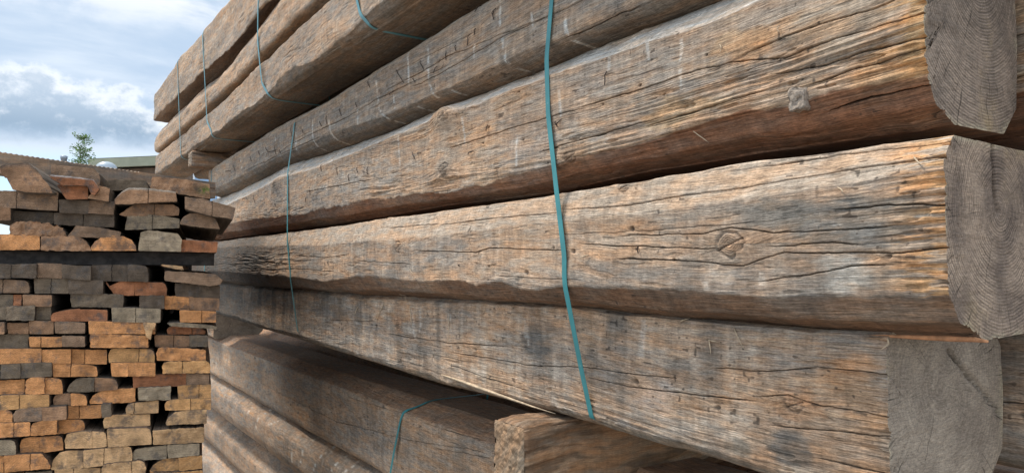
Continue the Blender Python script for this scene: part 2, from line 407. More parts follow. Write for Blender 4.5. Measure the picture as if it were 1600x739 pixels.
    # keep the sawn end crisp
    chip = ss(0.02, 0.0, S-s_near)*ss(0.55, 0.8, fb(V*70, S*8, seed+101, 3))*0.010*(front > 0.5)
    h = h - chip
    X = X + NX*h*amp; Z = Z + NZ*h*amp
    # ---------------- colour
    P_ = dict(base=0.5, orange=0.35, stain=0.25, pale=0.2, under=None, top=None, endorange=0, fardark=0); P_.update(col)
    n1 = fb(S*2.2, V*8, seed+81, 5, 0.6); C = mixc(GREY + 0*S[..., None], TAN, ss(0.62-0.5*P_['base'], 0.85-0.35*P_['base'], n1))
    C = mixc(C, PALE, ss(0.50, 0.62, fb(S*4, VW*40, seed+82, 5, 0.65))*P_['pale'])
    C = mixc(C, ORG, ss(0.56, 0.63, fb(S*6, VW*45, seed+83, 5, 0.62))*ss(0.45, 0.6, fb(S*2, V*5, seed+103, 2))*P_['orange'])
    C = mixc(C, ORG*0.95, np.clip(torn, 0, 1)*ss(0.46, 0.58, fb(S*9, VW*90, seed+84, 4, 0.6))*P_['orange']*0.9)
    st = fb(S*9, V*1.4, seed+85, 3)                  # run-down stains across the grain
    C = mixc(C, SLATE, ss(0.52, 0.70, st)*P_['stain']*ss(0.3, 0.6, fb(S*3, V*5, seed+86, 4)))
    C = mixc(C, PALE*0.95, ss(0.60, 0.72, fb(S*17, V*2.0, seed+87, 3))*P_['stain']*0.8*ss(0.35, 0.6, fb(S*30, V*18, seed+88, 2)))
    C = mixc(C, SLATE*0.9, ss(0.56, 0.74, fb(S*3.4, V*9, seed+89, 5))*0.55*(P_['stain']+0.15))
    C = mixc(C, ORG, fl*0.45*P_['orange'])
    for pi, (py, pz, ry, rz, pc, pa) in enumerate(patches):    # weather marks of their own shape
        dd_ = np.sqrt(((S-py)/ry)**2+((Z-pz)/rz)**2)+(fb(S*12, VW*35, seed+110+pi, 5, 0.6)-0.5)*2.0
        C = mixc(C, pc, ss(1.25, 0.55, dd_)*pa*front)
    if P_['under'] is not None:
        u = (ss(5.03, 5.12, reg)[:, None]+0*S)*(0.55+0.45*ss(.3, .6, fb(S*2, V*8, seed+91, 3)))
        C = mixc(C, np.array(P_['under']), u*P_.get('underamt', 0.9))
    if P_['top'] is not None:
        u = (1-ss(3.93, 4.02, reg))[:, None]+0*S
        C = mixc(C, np.array(P_['top']), u*0.8)  # top tone; on C and D paler, painting in light from above
    if P_['endorange']:
        e = ss(P_['endorange']+0.02, 0.0, (S-s_near) - 0.05*fb(V*50, S*3, seed+92, 2))
        C = mixc(C, np.array([0.50, 0.275, 0.12]), e*ss(0.42, 0.56, fb(S*14, VW*120, seed+93, 4, 0.65))*0.8*(reg < 5.05)[:, None])
        h_e = e
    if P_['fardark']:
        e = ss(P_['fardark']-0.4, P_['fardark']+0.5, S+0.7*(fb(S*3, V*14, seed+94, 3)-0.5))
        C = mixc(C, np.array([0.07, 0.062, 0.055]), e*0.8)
    sp = ss(0.87, 0.93, vn(S*80, V*110, seed+95))*ss(0.55, 0.65, vn(S*6, V*9, seed+96))   # nail holes and specks
    C = mixc(C, DRK, sp*0.75)
    for (y0, z0, y1, z1_, wd, amt) in marks:           # dried mortar and paint runs, narrow ragged bands
        u = np.clip((Z-z0)/(z1_-z0+1e-6), -0.2, 1.2); yc = y0+(y1-y0)*u
        mk = np.exp(-((S-yc)/wd)**4)*((u > 0) & (u < 1))*ss(0.34, 0.50, fb(S*60, V*45, seed+97, 2))*front
        C = mixc(C, np.array([0.60, 0.58, 0.54]), mk*amt)
    C = mixc(C, ORG*0.7, np.clip(kor, 0, 1)*0.35); C = mixc(C, DRK*1.8, np.clip(kd, 0, 1)*0.8)
    C = mixc(C, DRK*0.6, dark)
    lowf = fb(S*0.9, V*2, seed+98, 2); C = C*(0.82+0.36*lowf)[..., None]
    C = np.clip(C, 0.012, 0.8)
    ns = len(s)
    co = np.stack([X, S, Z], -1)                        # nv, ns, 3
    idx = np.arange(nv*ns).reshape(nv, ns); i2 = np.roll(idx, -1, 0)
    q = np.stack([idx[:, :-1], idx[:, 1:], i2[:, 1:], i2[:, :-1]], -1).reshape(-1, 4)
    if sg > 0: q = q[:, ::-1]
    guv = np.stack([S, VW, X*0.3], -1)
    org = (pf+W_/2, (s_near+s_far)/2, float(ZB.min()))
    o = mesh_obj(name, co, np.ascontiguousarray(q), mat or M_WOOD, origin=org, attrs={'Col': ('FLOAT_COLOR', C.reshape(-1, 3)), 'guv': ('FLOAT_VECTOR', guv)})
    tag(o, label, cat, group)
    # sawn ends, each a part
    for e, (si, direction) in enumerate(((ns-1, -1), (0, 1))):
        rimp = co[:, si, :]; c = rimp.mean(0); nr = 46 if e == 0 else 6
        rim = rimp[::1] if e == 0 else rimp[::6]
        fr = (np.linspace(0, 1, nr)**0.8)[:, None, None]
        g = rim[None]*(1-fr) + c[None, None]*fr
        dep = (fb(g[..., 0]*30, g[..., 2]*30, seed+60, 3)-0.5)*0.006 + (fb(g[..., 0]*9, g[..., 2]*130, seed+61, 2)-0.5)*0.002
        dep = dep*ss(0, 0.06, fr[..., 0])
        ecr = col.get('endcrack') if e == 0 else None
        blk = 0*dep
        if ecr:
            for line in ecr:
                a = np.array(line)                       # polyline in (X, Z)
                best = np.full(dep.shape, 9.0)
                for (p, r_) in zip(a[:-1], a[1:]):
                    ab = r_-p; tt = np.clip(((g[..., 0]-p[0])*ab[0]+(g[..., 2]-p[1])*ab[1])/(ab@ab), 0, 1)
                    best = np.minimum(best, np.hypot(g[..., 0]-p[0]-tt*ab[0], g[..., 2]-p[1]-tt*ab[1]))
                best = best + (fb(g[..., 0]*60, g[..., 2]*60, seed+62, 2)-0.5)*0.002
                qd = np.exp(-(best/0.0036)**2); dep = dep-qd*0.03*ss(0, .03, fr[..., 0]); blk = np.maximum(blk, qd)
        g = g.copy(); g[..., 1] += direction*dep
        nvv = rim.shape[0]
        gi = np.arange(nr*nvv).reshape(nr, nvv); gj = np.roll(gi, -1, 1)
        qq = np.stack([gi[:-1], gj[:-1], gj[1:], gi[1:]], -1).reshape(-1, 4)
        if (sg > 0) == (direction > 0): qq = qq[:, ::-1]
        rimf = np.clip(1-fr[..., 0]*16, 0, 1)+0*g[..., 0]
        rimf = rimf*ss(0.45, 0.6, fb(g[..., 0]*25, g[..., 2]*25, seed+63, 2))
        c_ = child('sawn_end', g, np.ascontiguousarray(qq), endm or M_END, o,
                   attrs={'wp': ('FLOAT_VECTOR', g), 'rim': ('FLOAT', rimf), 'blk': ('FLOAT', blk+0*g[..., 0])})
    SURF[key] = (s[::-1], X[:, ::-1], Z[:, ::-1], vis)
    return o
M_END = end_mat('sawn_end_grain', (1.4, 1.9), (0.18, 0.145, 0.115), (0.29, 0.23, 0.175))
def L(px, p):                                           # traced outline -> (Y, Z) on the beam's own plane
    r = []
    for x, y in px:
        q = onX(x, y, p); r.append((q[1], q[2]))
    return r
def Ls(pls, p): return [L(c, p) for c in pls]
def K_(px, p, kr, kh=0.004, dark=0.5):
    q = onX(px[0], px[1], p); return (q[1], q[2], kr, kh, dark)
def MK(lst, p, wd=0.006, amt=0.75):
    r = []
    for x0, y0, x1, y1 in lst:
        a = onX(x0, y0, p); b = onX(x1, y1, p)
        if a[2] > b[2]: a, b = b, a
        r.append((a[1], a[2], b[1], b[2], wd, amt))
    return r
def PT(lst, p):
    return [(onX(x, y, p)[1], onX(x, y, p)[2], ry, rz, np.array(c), a) for x, y, ry, rz, c, a in lst]
def TR(lst, p, ry, rz, amt=0.9):
    return [(onX(x, y, p)[1], onX(x, y, p)[2], ry, rz, amt) for x, y in lst]

# ---- lower bundle: four beams deep, seen side on
pB, pC, pD, pE, pF, pG = 1.25, 1.235, 1.22, 1.30, 1.50, 1.46
sB = onX(326, 290, pB)[1]
sC = onX(1446, 60, pC)[1]; sD = onX(1478, 350, pD)[1]; sE = onX(1388, 640, pE)[1]
B_bot = [(375, 297), (444, 262), (600, 209), (681, 174), (848, 109), (1000, 49), (1130, 0)]
cr_B = Ls([[(600, 142), (669, 106), (697, 89), (860, 24), (905, 2)], [(641, 136), (681, 118), (787, 57), (860, 25)],
           [(411, 256), (452, 227), (533, 187), (590, 154), (700, 101)], [(380, 268), (440, 240), (500, 214)], [(880, 60), (1000, 8)]], pB)
b_B = beam('B', 'hewn_timber', 'grey beam on top of the lower bundle, marked with white drips and bent nails', 'long hewn beams of the lower bundle',
     pB, 0.30, 0.45, sB, L([(322, 268), (427, 203), (525, 150), (700, 41), (764, 0)], pB+0.03), L([(322, 271), (427, 206), (525, 154), (700, 47), (770, 0)], pB),
     L([(346, 290), (427, 248), (509, 211), (600, 181), (700, 138), (783, 97), (1000, 4)], pB), L(B_bot, pB+0.09), dt=0.03, db=0.09, seed=3,
     cracks=cr_B, marks=MK([(781, 0, 781, 42), (785, 60, 790, 99), (790, 99, 806, 122), (831, 0, 832, 48), (881, 25, 886, 60), (886, 60, 902, 84), (636, 81, 638, 134),
                            (669, 75, 668, 125), (612, 140, 614, 170), (740, 70, 741, 92), (588, 126, 590, 167), (488, 187, 491, 235), (513, 187, 520, 225), (430, 215, 431, 240),
                            (375, 250, 377, 272), (668, 130, 676, 152), (590, 168, 604, 190), (645, 165, 652, 182), (700, 140, 715, 160), (462, 205, 463, 238), (556, 150, 557, 195)], pB, 0.008, 0.85),
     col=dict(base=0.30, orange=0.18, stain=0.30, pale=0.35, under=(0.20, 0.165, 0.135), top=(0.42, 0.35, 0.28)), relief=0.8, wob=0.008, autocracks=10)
cr_C = Ls([[(900, 170), (997, 140), (1062, 118), (1140, 97), (1225, 89), (1300, 62), (1442, 22)], [(1150, 90), (1200, 68), (1281, 37), (1362, 16), (1400, 0)],
           [(1200, 118), (1290, 100), (1350, 80), (1445, 58)], [(1260, 135), (1330, 112), (1400, 90), (1448, 75)], [(700, 232), (800, 200), (860, 182), (900, 171)],
           [(475, 300), (530, 290), (580, 280)], [(1000, 200), (1100, 170), (1200, 140)], [(840, 238), (950, 205), (1040, 180)]], pC)
b_C = beam('C', 'hewn_timber', 'thick beam with torn fibres and a grey knot stub, below the drip marked beam', 'long hewn beams of the lower bundle',
     pC, 0.355, sC, sB+0.3, L([(x, y) for x, y in B_bot], pC+0.105), L([(349, 322), (442, 278), (503, 258), (600, 218), (645, 204), (690, 176), (710, 177), (803, 138), (860, 114), (1000, 67), (1127, 28), (1176, 4), (1200, -6)], pC),
     L([(349, 350), (402, 342), (475, 334), (544, 318), (592, 310), (640, 304), (700, 300), (760, 285), (860, 260), (900, 246), (1000, 222), (1075, 199), (1160, 172), (1232, 168), (1297, 142), (1440, 112)], pC),
     L([(341, 375), (600, 339), (700, 322), (856, 303), (1000, 272), (1200, 240), (1480, 197)], pC+0.09), dt=0.105, db=0.09, seed=11, dv=0.0011,
     cracks=cr_C + Ls([[(1290, 178), (1362, 156), (1460, 137)]], pC+0.03),
     knots=[K_((697, 180), pC, 0.024, 0.016, 0.4), K_((693, 266), pC, 0.022, 0.008, 0.7), K_((890, 246), pC, 0.016, 0.008, 0.9), K_((809, 144), pC, 0.006, -0.004, 1.0),
            K_((432, 287), pC, 0.022, 0.012, 0.4), K_((763, 199), pC, 0.007, -0.004, 1.0), K_((754, 224), pC, 0.006, -0.003, 1.0), K_((997, 133), pC, 0.007, -0.005, 1.0),
            K_((1034, 148), pC, 0.006, -0.004, 1.0), K_((1103, 86), pC, 0.005, -0.003, 1.0), K_((815, 219), pC, 0.005, -0.003, 1.0), K_((940, 163), pC, 0.005, -0.003, 0.9)],
     marks=MK([(722, 183, 724, 227), (872, 140, 876, 183), (805, 199, 808, 260), (622, 211, 625, 260), (1008, 60, 1010, 95), (1062, 60, 1062, 140), (948, 75, 948, 110)], pC, 0.006, 0.5),
     tears=TR([(700, 285), (800, 262), (900, 232), (1000, 205), (1080, 185), (1330, 105), (1400, 80), (600, 298), (1200, 140)], pC, 0.16, 0.035, 0.95)+TR([(1300, 90)], pC, .2, .05, .8),
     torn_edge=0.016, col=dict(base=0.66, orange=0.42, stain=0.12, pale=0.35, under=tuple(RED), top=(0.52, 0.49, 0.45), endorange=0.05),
     patches=PT([(1150, 70, .12, .03, (.44, .29, .17), .7), (1380, 120, .08, .05, (.46, .28, .15), .8), (1060, 175, .12, .03, (.43, .30, .18), .7), (1170, 85, .06, .02, (.46, .25, .12), .6), (560, 280, .5, .06, (.40, .35, .30), .6), (1300, 40, .10, .05, (.36, .29, .22), .6), (820, 220, .12, .04, (.36, .29, .24), .5), (1440, 60, .03, .08, (.46, .29, .14), .7)], pC), relief=1.25, autocracks=4, rad=0.0055, endm=end_mat('sawn_end_wide_rings', tuple(onY(1530, -40, sC)[[0, 2]]), (0.150, 0.112, 0.085), (0.285, 0.208, 0.152), 300, rc=0.42))
cr_D = Ls([[(900, 380), (993, 386), (1087, 388), (1127, 388)], [(965, 368), (1095, 366), (1143, 356), (1217, 364), (1297, 360), (1403, 354)],
           [(961, 404), (1054, 406), (1103, 410), (1160, 417), (1192, 404), (1225, 394), (1314, 395), (1403, 395), (1484, 388)], [(1297, 328), (1391, 320), (1478, 320)],
           [(653, 392), (742, 394), (762, 388), (876, 392)], [(462, 399), (503, 403), (544, 397)], [(552, 407), (641, 413)], [(345, 402), (400, 408), (445, 413)],
           [(1180, 440), (1260, 428), (1330, 415), (1400, 412)], [(1200, 385), (1300, 380), (1350, 384)], [(380, 425), (460, 420), (520, 424)]], pD)
cr_D2 = Ls([[(900, 327), (969, 325), (1062, 311), (1300, 276), (1476, 250)], [(1200, 263), (1322, 243), (1482, 226)], [(700, 352), (800, 340), (890, 332)], [(620, 357), (700, 350)]], pD+0.05)
b_D = beam('D', 'hewn_timber', 'light brown beam with pale chamfer and round sawn end, third down in the lower bundle', 'long hewn beams of the lower bundle',
     pD, 0.36, sD, sB+0.3, L([(341, 378), (600, 343), (856, 307), (1000, 283), (1200, 248), (1485, 211)], pD+0.03), L([(349, 386), (500, 383), (661, 372), (762, 358), (860, 347), (1000, 331), (1119, 321), (1225, 305), (1338, 287), (1476, 253)], pD),
     L([(350, 424), (462, 433), (503, 440), (560, 431), (600, 434), (661, 440), (718, 437), (742, 444), (783, 437), (827, 449), (909, 445), (1000, 451), (1070, 451), (1192, 463), (1297, 467), (1435, 462)], pD),
     L([(349, 444), (584, 464), (742, 471), (884, 479), (1000, 490), (1083, 498), (1300, 517), (1530, 531)], pD+0.12), dt=0.03, db=0.12, seed=23, dv=0.0011,
     cracks=cr_D+cr_D2,
     knots=[K_((1140, 382), pD, 0.026, 0.007, 0.35), K_((985, 358), pD, 0.011, -0.004, 1.0), K_((994, 389), pD, 0.006, -0.005, 1.0), K_((1052, 406), pD, 0.006, -0.004, 1.0),
            K_((622, 386), pD, 0.022, 0.006, 0.5), K_((893, 393), pD, 0.011, -0.002, 0.7), K_((862, 387), pD, 0.007, -0.004, 1.0), K_((762, 416), pD, 0.007, -0.005, 1.0),
            K_((743, 412), pD, 0.005, -0.004, 1.0), K_((822, 426), pD, 0.012, 0.002, 0.5), K_((1390, 400), pD, 0.007, 0.0, 0.3)]+[K_((985, 293), pD+0.05, 0.013, 0.003, 0.8)],
     marks=MK([(1188, 425, 1190, 446), (1100, 440, 1104, 455)], pD, 0.01, 0.4),
     tears=TR([(1440, 300), (1440, 340), (1430, 370), (1450, 420), (1330, 310)], pD, 0.05, 0.03, 1.0)+TR([(430, 405), (380, 410)], pD, 0.5, 0.05, 1.0),
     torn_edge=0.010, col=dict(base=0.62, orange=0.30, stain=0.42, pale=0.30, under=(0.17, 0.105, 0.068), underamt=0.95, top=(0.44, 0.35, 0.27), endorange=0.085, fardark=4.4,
              endcrack=[[tuple(onY(1549, 209, sD)[[0, 2]]), tuple(onY(1551, 240, sD)[[0, 2]]), tuple(onY(1554, 285, sD)[[0, 2]]), tuple(onY(1558, 330, sD)[[0, 2]])]]),
     relief=1.1, rad=0.0055, autocracks=4, patches=PT([(1340, 345, .12, .05, (.185, .172, .155), .9), (1220, 335, .10, .03, (.175, .16, .14), .8), (1130, 430, .05, .02, (.48, .45, .41), .6), (1335, 430, .06, .03, (.46, .43, .38), .6), (1420, 330, .05, .04, (.20, .18, .155), .6), (700, 405, .25, .03, (.40, .33, .27), .6), (1000, 360, .08, .02, (.34, .19, .10), .5), (590, 400, .2, .03, (.40, .25, .15), .5), (800, 330, .6, .02, (.44, .33, .25), .5)], pD), endm=end_mat('sawn_end_centre_pith', tuple(onY(1562, 325, sD)[[0, 2]]), (0.145, 0.102, 0.076), (0.315, 0.222, 0.155), 300, rc=0.42))
cr_E = Ls([[(514, 500), (584, 502)], [(606, 522), (694, 535), (790, 541)], [(702, 550), (825, 570), (912, 574), (996, 586), (1061, 592)], [(917, 589), (984, 604), (1075, 615), (1184, 627)],
           [(1173, 620), (1229, 617), (1281, 634), (1398, 652)], [(1200, 662), (1240, 668), (1390, 682)], [(1273, 715), (1395, 742)], [(1110, 575), (1200, 580), (1290, 572)],
           [(1260, 570), (1330, 578), (1390, 586)], [(700, 570), (760, 590), (830, 612)]], pE)
b_E = beam('E', 'hewn_timber', 'wide water stained beam lying lowest in the lower bundle, its smooth grey end at right', 'long hewn beams of the lower bundle',
     pE, 0.465, sE, sB+0.5, L([(349, 440), (584, 460), (742, 467), (884, 475), (1000, 486), (1083, 494), (1300, 513), (1388, 520)], pE+0.03), L([(349, 446), (584, 467), (742, 474), (884, 482), (1000, 493), (1083, 501), (1300, 520), (1388, 529)], pE),
     L([(344, 488), (580, 558), (694, 594), (838, 627), (912, 648), (1023, 680), (1198, 731), (1390, 788)], pE), L([(344, 492), (580, 564), (694, 601), (838, 634), (912, 656), (1023, 688), (1198, 739), (1390, 797)], pE+0.035),
     dt=0.03, db=0.035, seed=37, dv=0.0011, cracks=cr_E,
     knots=[K_((742, 546), pE, 0.010, 0.002, 0.6), K_((993, 596), pE, 0.012, -0.002, 0.9), K_((1240, 632), pE, 0.016, 0.002, 0.3), K_((620, 508), pE, 0.015, 0.004, 0.7), K_((1120, 637), pE, 0.010, 0.0, 0.7)],
     marks=MK([(655, 480, 656, 520), (640, 478, 648, 530), (1005, 500, 1000, 560), (700, 490, 702, 545), (820, 500, 822, 540)], pE, 0.012, 0.35),
     tears=TR([(640, 560), (760, 590), (860, 620), (980, 660), (1080, 690)], pE, 0.12, 0.02, 1.0)+TR([(1330, 560), (1350, 600), (1340, 640), (1240, 700)], pE, .08, .06, .7),
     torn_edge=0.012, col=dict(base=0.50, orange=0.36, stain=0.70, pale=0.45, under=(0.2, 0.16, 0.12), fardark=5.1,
              endcrack=[[tuple(onY(1484, 548, sE)[[0, 2]]), tuple(onY(1500, 570, sE)[[0, 2]]), tuple(onY(1535, 612, sE)[[0, 2]]), tuple(onY(1566, 648, sE)[[0, 2]])]]),
     relief=1.0, rad=0.006, wob=0.006, patches=PT([(1060, 575, .06, .05, (.165, .138, .115), .7), (960, 520, .05, .04, (.19, .165, .14), .8), (835, 530, .06, .05, (.15, .135, .12), .7), (1235, 700, .04, .03, (.12, .11, .10), .8), (1150, 700, .03, .02, (.14, .13, .11), .7), (1250, 630, .06, .03, (.40, .22, .12), .7), (1330, 600, .05, .05, (.42, .25, .14), .6), (900, 560, .04, .08, (.45, .36, .28), .6), (700, 520, .06, .06, (.48, .40, .33), .5), (1130, 650, .10, .05, (.46, .39, .32), .5), (1020, 620, .06, .04, (.44, .37, .32), .6), (620, 500, .05, .05, (.36, .22, .14), .5), (560, 490, .06, .05, (.17, .155, .14), .6)], pE), autocracks=4, endm=end_mat('sawn_end_smooth_grey', tuple(onY(1470, 600, sE)[[0, 2]]), (0.225, 0.172, 0.128), (0.34, 0.265, 0.195), 150, rc=0.12, warm=(0.30, 0.21, 0.11)))

# ---- bundle underneath, set back
cr_F = Ls([[(401, 594), (475, 633), (527, 659), (641, 688), (760, 705)], [(541, 620), (632, 646)], [(660, 660), (760, 690)], [(680, 700), (770, 715)]], pF)
b_F = beam('F', 'hewn_timber', 'brown beam with a teal strap over its edge, set back below the stained beam', 'beams and logs of the bottom bundle',
     pF, 0.40, 0.55, onX(318, 540, pF)[1], L([(475, 563), (663, 622), (772, 657), (1000, 730)], pF+0.10), L([(345, 536), (630, 643), (770, 697), (880, 739)], pF), L([(357, 594), (475, 664), (545, 703), (606, 737)], pF),
     L([(357, 598), (475, 670), (545, 709), (606, 743)], pF+0.03), dt=0.10, db=0.03, seed=41, cracks=cr_F, relief=0.9, step=1.8, dv=0.002,
     col=dict(base=0.60, orange=0.4, stain=0.35, pale=0.3, top=(0.34, 0.215, 0.14)), rad=0.010, autocracks=12, wob=0.014)
def loglines(px_top, px_bot, p):
    a = L(px_top, p); b = L(px_bot, p); return a, b
zt_, zb_ = -1.035+H, -1.40+H
b_G = beam('G', 'round_log', 'round log with pale scratch marks beneath the strapped brown beam', 'beams and logs of the bottom bundle',
     pG, 0.36, 0.5, onX(295, 600, pG)[1], zt_+0.0, zt_-0.10, zb_+0.12, zb_, dt=0.14, db=0.14, seed=47, relief=1.0, step=2.0, dv=0.002, cat='log', rad=0.04,
     marks=MK([(392, 622, 388, 650), (410, 632, 402, 672), (440, 650, 420, 664), (462, 672, 460, 722), (480, 684, 474, 722), (508, 690, 492, 739), (528, 705, 520, 739), (425, 650, 424, 690), (545, 715, 538, 739)], pG+0.02, 0.010, 0.95),
     col=dict(base=0.6, orange=0.75, stain=0.45, pale=0.05), autocracks=7)
b_G2 = beam('G2', 'round_log', 'dark round log below the scratched log, cut off by the bottom of the picture', 'beams and logs of the bottom bundle',
     pG+0.05, 0.42, 0.5, onX(290, 640, pG)[1], H-1.415, H-1.53, H-1.70, H-1.80, dt=0.15, db=0.15, seed=53, relief=0.7, step=2.5, dv=0.003, cat='log', rad=0.04,
     col=dict(base=0.5, orange=0.45, stain=0.4, pale=0.1), autocracks=5)

b_G3 = beam('G3', 'round_log', 'shadowed round log lying lowest of all on the yard', 'beams and logs of the bottom bundle',
     pG+0.0, 0.42, 0.5, onX(290, 640, pG)[1], H-1.79, H-1.88, 0.09, 0.0, dt=0.15, db=0.15, seed=57, relief=0.8, step=3, dv=0.003, cat='log', rad=0.04,
     col=dict(base=0.4, orange=0.2, stain=0.4, pale=0.1), autocracks=3)

# ---- upper bundle, set forward, longer than the lower one
pA = 1.10
sA = onX(243, 190, pA)[1]
zA3b = float(np.mean([q[1] for q in L([(305, 235), (421, 150), (570, 32)], pA)]))
b_A3 = beam('A3', 'hewn_timber', 'beam at the bottom of the upper bundle with its dark flat underside in view', 'long hewn beams of the upper bundle',
     pA, 0.36, 0.6, sA-0.1, L([(261, 229), (362, 145), (460, 48), (517, -2)], pA+0.02), L([(261, 232), (362, 149), (460, 53), (517, 3)], pA+0.01),
     L([(262, 258), (305, 228), (342, 202), (421, 142), (460, 104), (500, 91), (557, 39), (570, 26), (600, 2)], pA), zA3b-0.01, dt=0.05, f1=0.0, f2=0.0, db=0.05, seed=61,
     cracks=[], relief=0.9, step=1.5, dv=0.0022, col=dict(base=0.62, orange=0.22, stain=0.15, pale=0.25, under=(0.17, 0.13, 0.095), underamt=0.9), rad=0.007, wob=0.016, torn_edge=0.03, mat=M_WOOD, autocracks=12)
b_A2 = beam('A2', 'round_log', 'pinkish debarked log in the middle of the upper bundle', 'long hewn beams of the upper bundle',
     pA-0.01, 0.34, 0.6, sA-0.05, L([(261, 190), (362, 97), (411, 30), (431, 0)], pA+0.06), L([(261, 200), (362, 110), (431, 18)], pA), L([(261, 222), (362, 134), (460, 36)], pA),
     L([(261, 231), (362, 146), (460, 49), (517, 0)], pA+0.05), dt=0.08, db=0.08, seed=67, relief=0.7, step=1.5, dv=0.0022, cat='log',
     col=dict(base=0.75, orange=0.35, stain=0.05, pale=0.15), rad=0.03, wob=0.02, autocracks=8)
b_A1 = beam('A1', 'hewn_timber', 'topmost beam of the upper bundle, ragged at its far end against the sky', 'long hewn beams of the upper bundle',
     pA-0.02, 0.36, 0.6, sA, L([(241, 146), (285, 86), (322, 40), (356, 0)], pA+0.02), L([(241, 152), (285, 93), (322, 50), (366, 0)], pA), L([(250, 176), (300, 128), (362, 75), (411, 14)], pA-0.02),
     L([(261, 190), (362, 98), (411, 31), (431, 1)], pA+0.10), dt=0.06, db=0.11, seed=71, relief=0.8, step=1.5, dv=0.0022,
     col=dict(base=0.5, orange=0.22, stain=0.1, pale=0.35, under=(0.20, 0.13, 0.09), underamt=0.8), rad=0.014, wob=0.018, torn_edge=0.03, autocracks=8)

# ---- second row behind: copies with their sawn ends
def copy_beam(src, dx, dy, dz, label, group, flip=False):
    r = src.copy(); COL.objects.link(r); r['label'] = label; r['group'] = group
    r.location = (src.location[0]+dx, src.location[1]+dy, src.location[2]+dz)
    for ch in [c for c in src.children if c.name.startswith('sawn_end')]:
        c = ch.copy(); COL.objects.link(c); c.parent = r
    return r
G2 = 'beams in the second row behind the front ones'
copy_beam(b_C, 0.375, -0.42, 0.02, 'grey beam side at the right edge behind the topmost sawn end', G2)
copy_beam(b_E, 0.485, -0.42, 0.0, 'dim beam side at the right edge behind the smooth grey sawn end', G2)
copy_beam(b_D, 0.39, 0.05, 0.0, 'beam in the second row behind the round sawn end', G2)
copy_beam(b_B, 0.34, 0.0, 0.0, 'beam in the second row behind the drip marked beam', G2)
copy_beam(b_F, 0.46, 0.1, 0.0, 'beam in the second row behind the strapped brown beam', G2)
copy_beam(b_F, 0.0, 7.6, -0.02, 'timber bundle added past the far end to block light, behind the board stack', G2)  # unseen timber added here and below to stop low sun from the far end
copy_beam(b_E, 0.15, 6.45, -0.22, 'upper timber of the bundle added past the far end to block light', G2)
copy_beam(b_C, 0.78, -0.3, 0.02, 'beam in the third row behind the topmost sawn end', G2)
copy_beam(b_D, 0.80, 0.0, 0.0, 'beam in the third row behind the round sawn end', G2)
copy_beam(b_F, 0.92, 0.2, 0.0, 'beam in the third row behind the strapped brown beam', G2)
copy_beam(b_E, 0.98, 0.1, -0.02, 'wide beam in the third row of the lower bundle', G2)
copy_beam(b_A3, 0.375, -0.05, 0.004, 'beam seen only by its underside beside the lowest beam of the upper bundle', G2)
copy_beam(b_A2, 0.37, -0.1, 0.0, 'log in the second row of the upper bundle', G2)

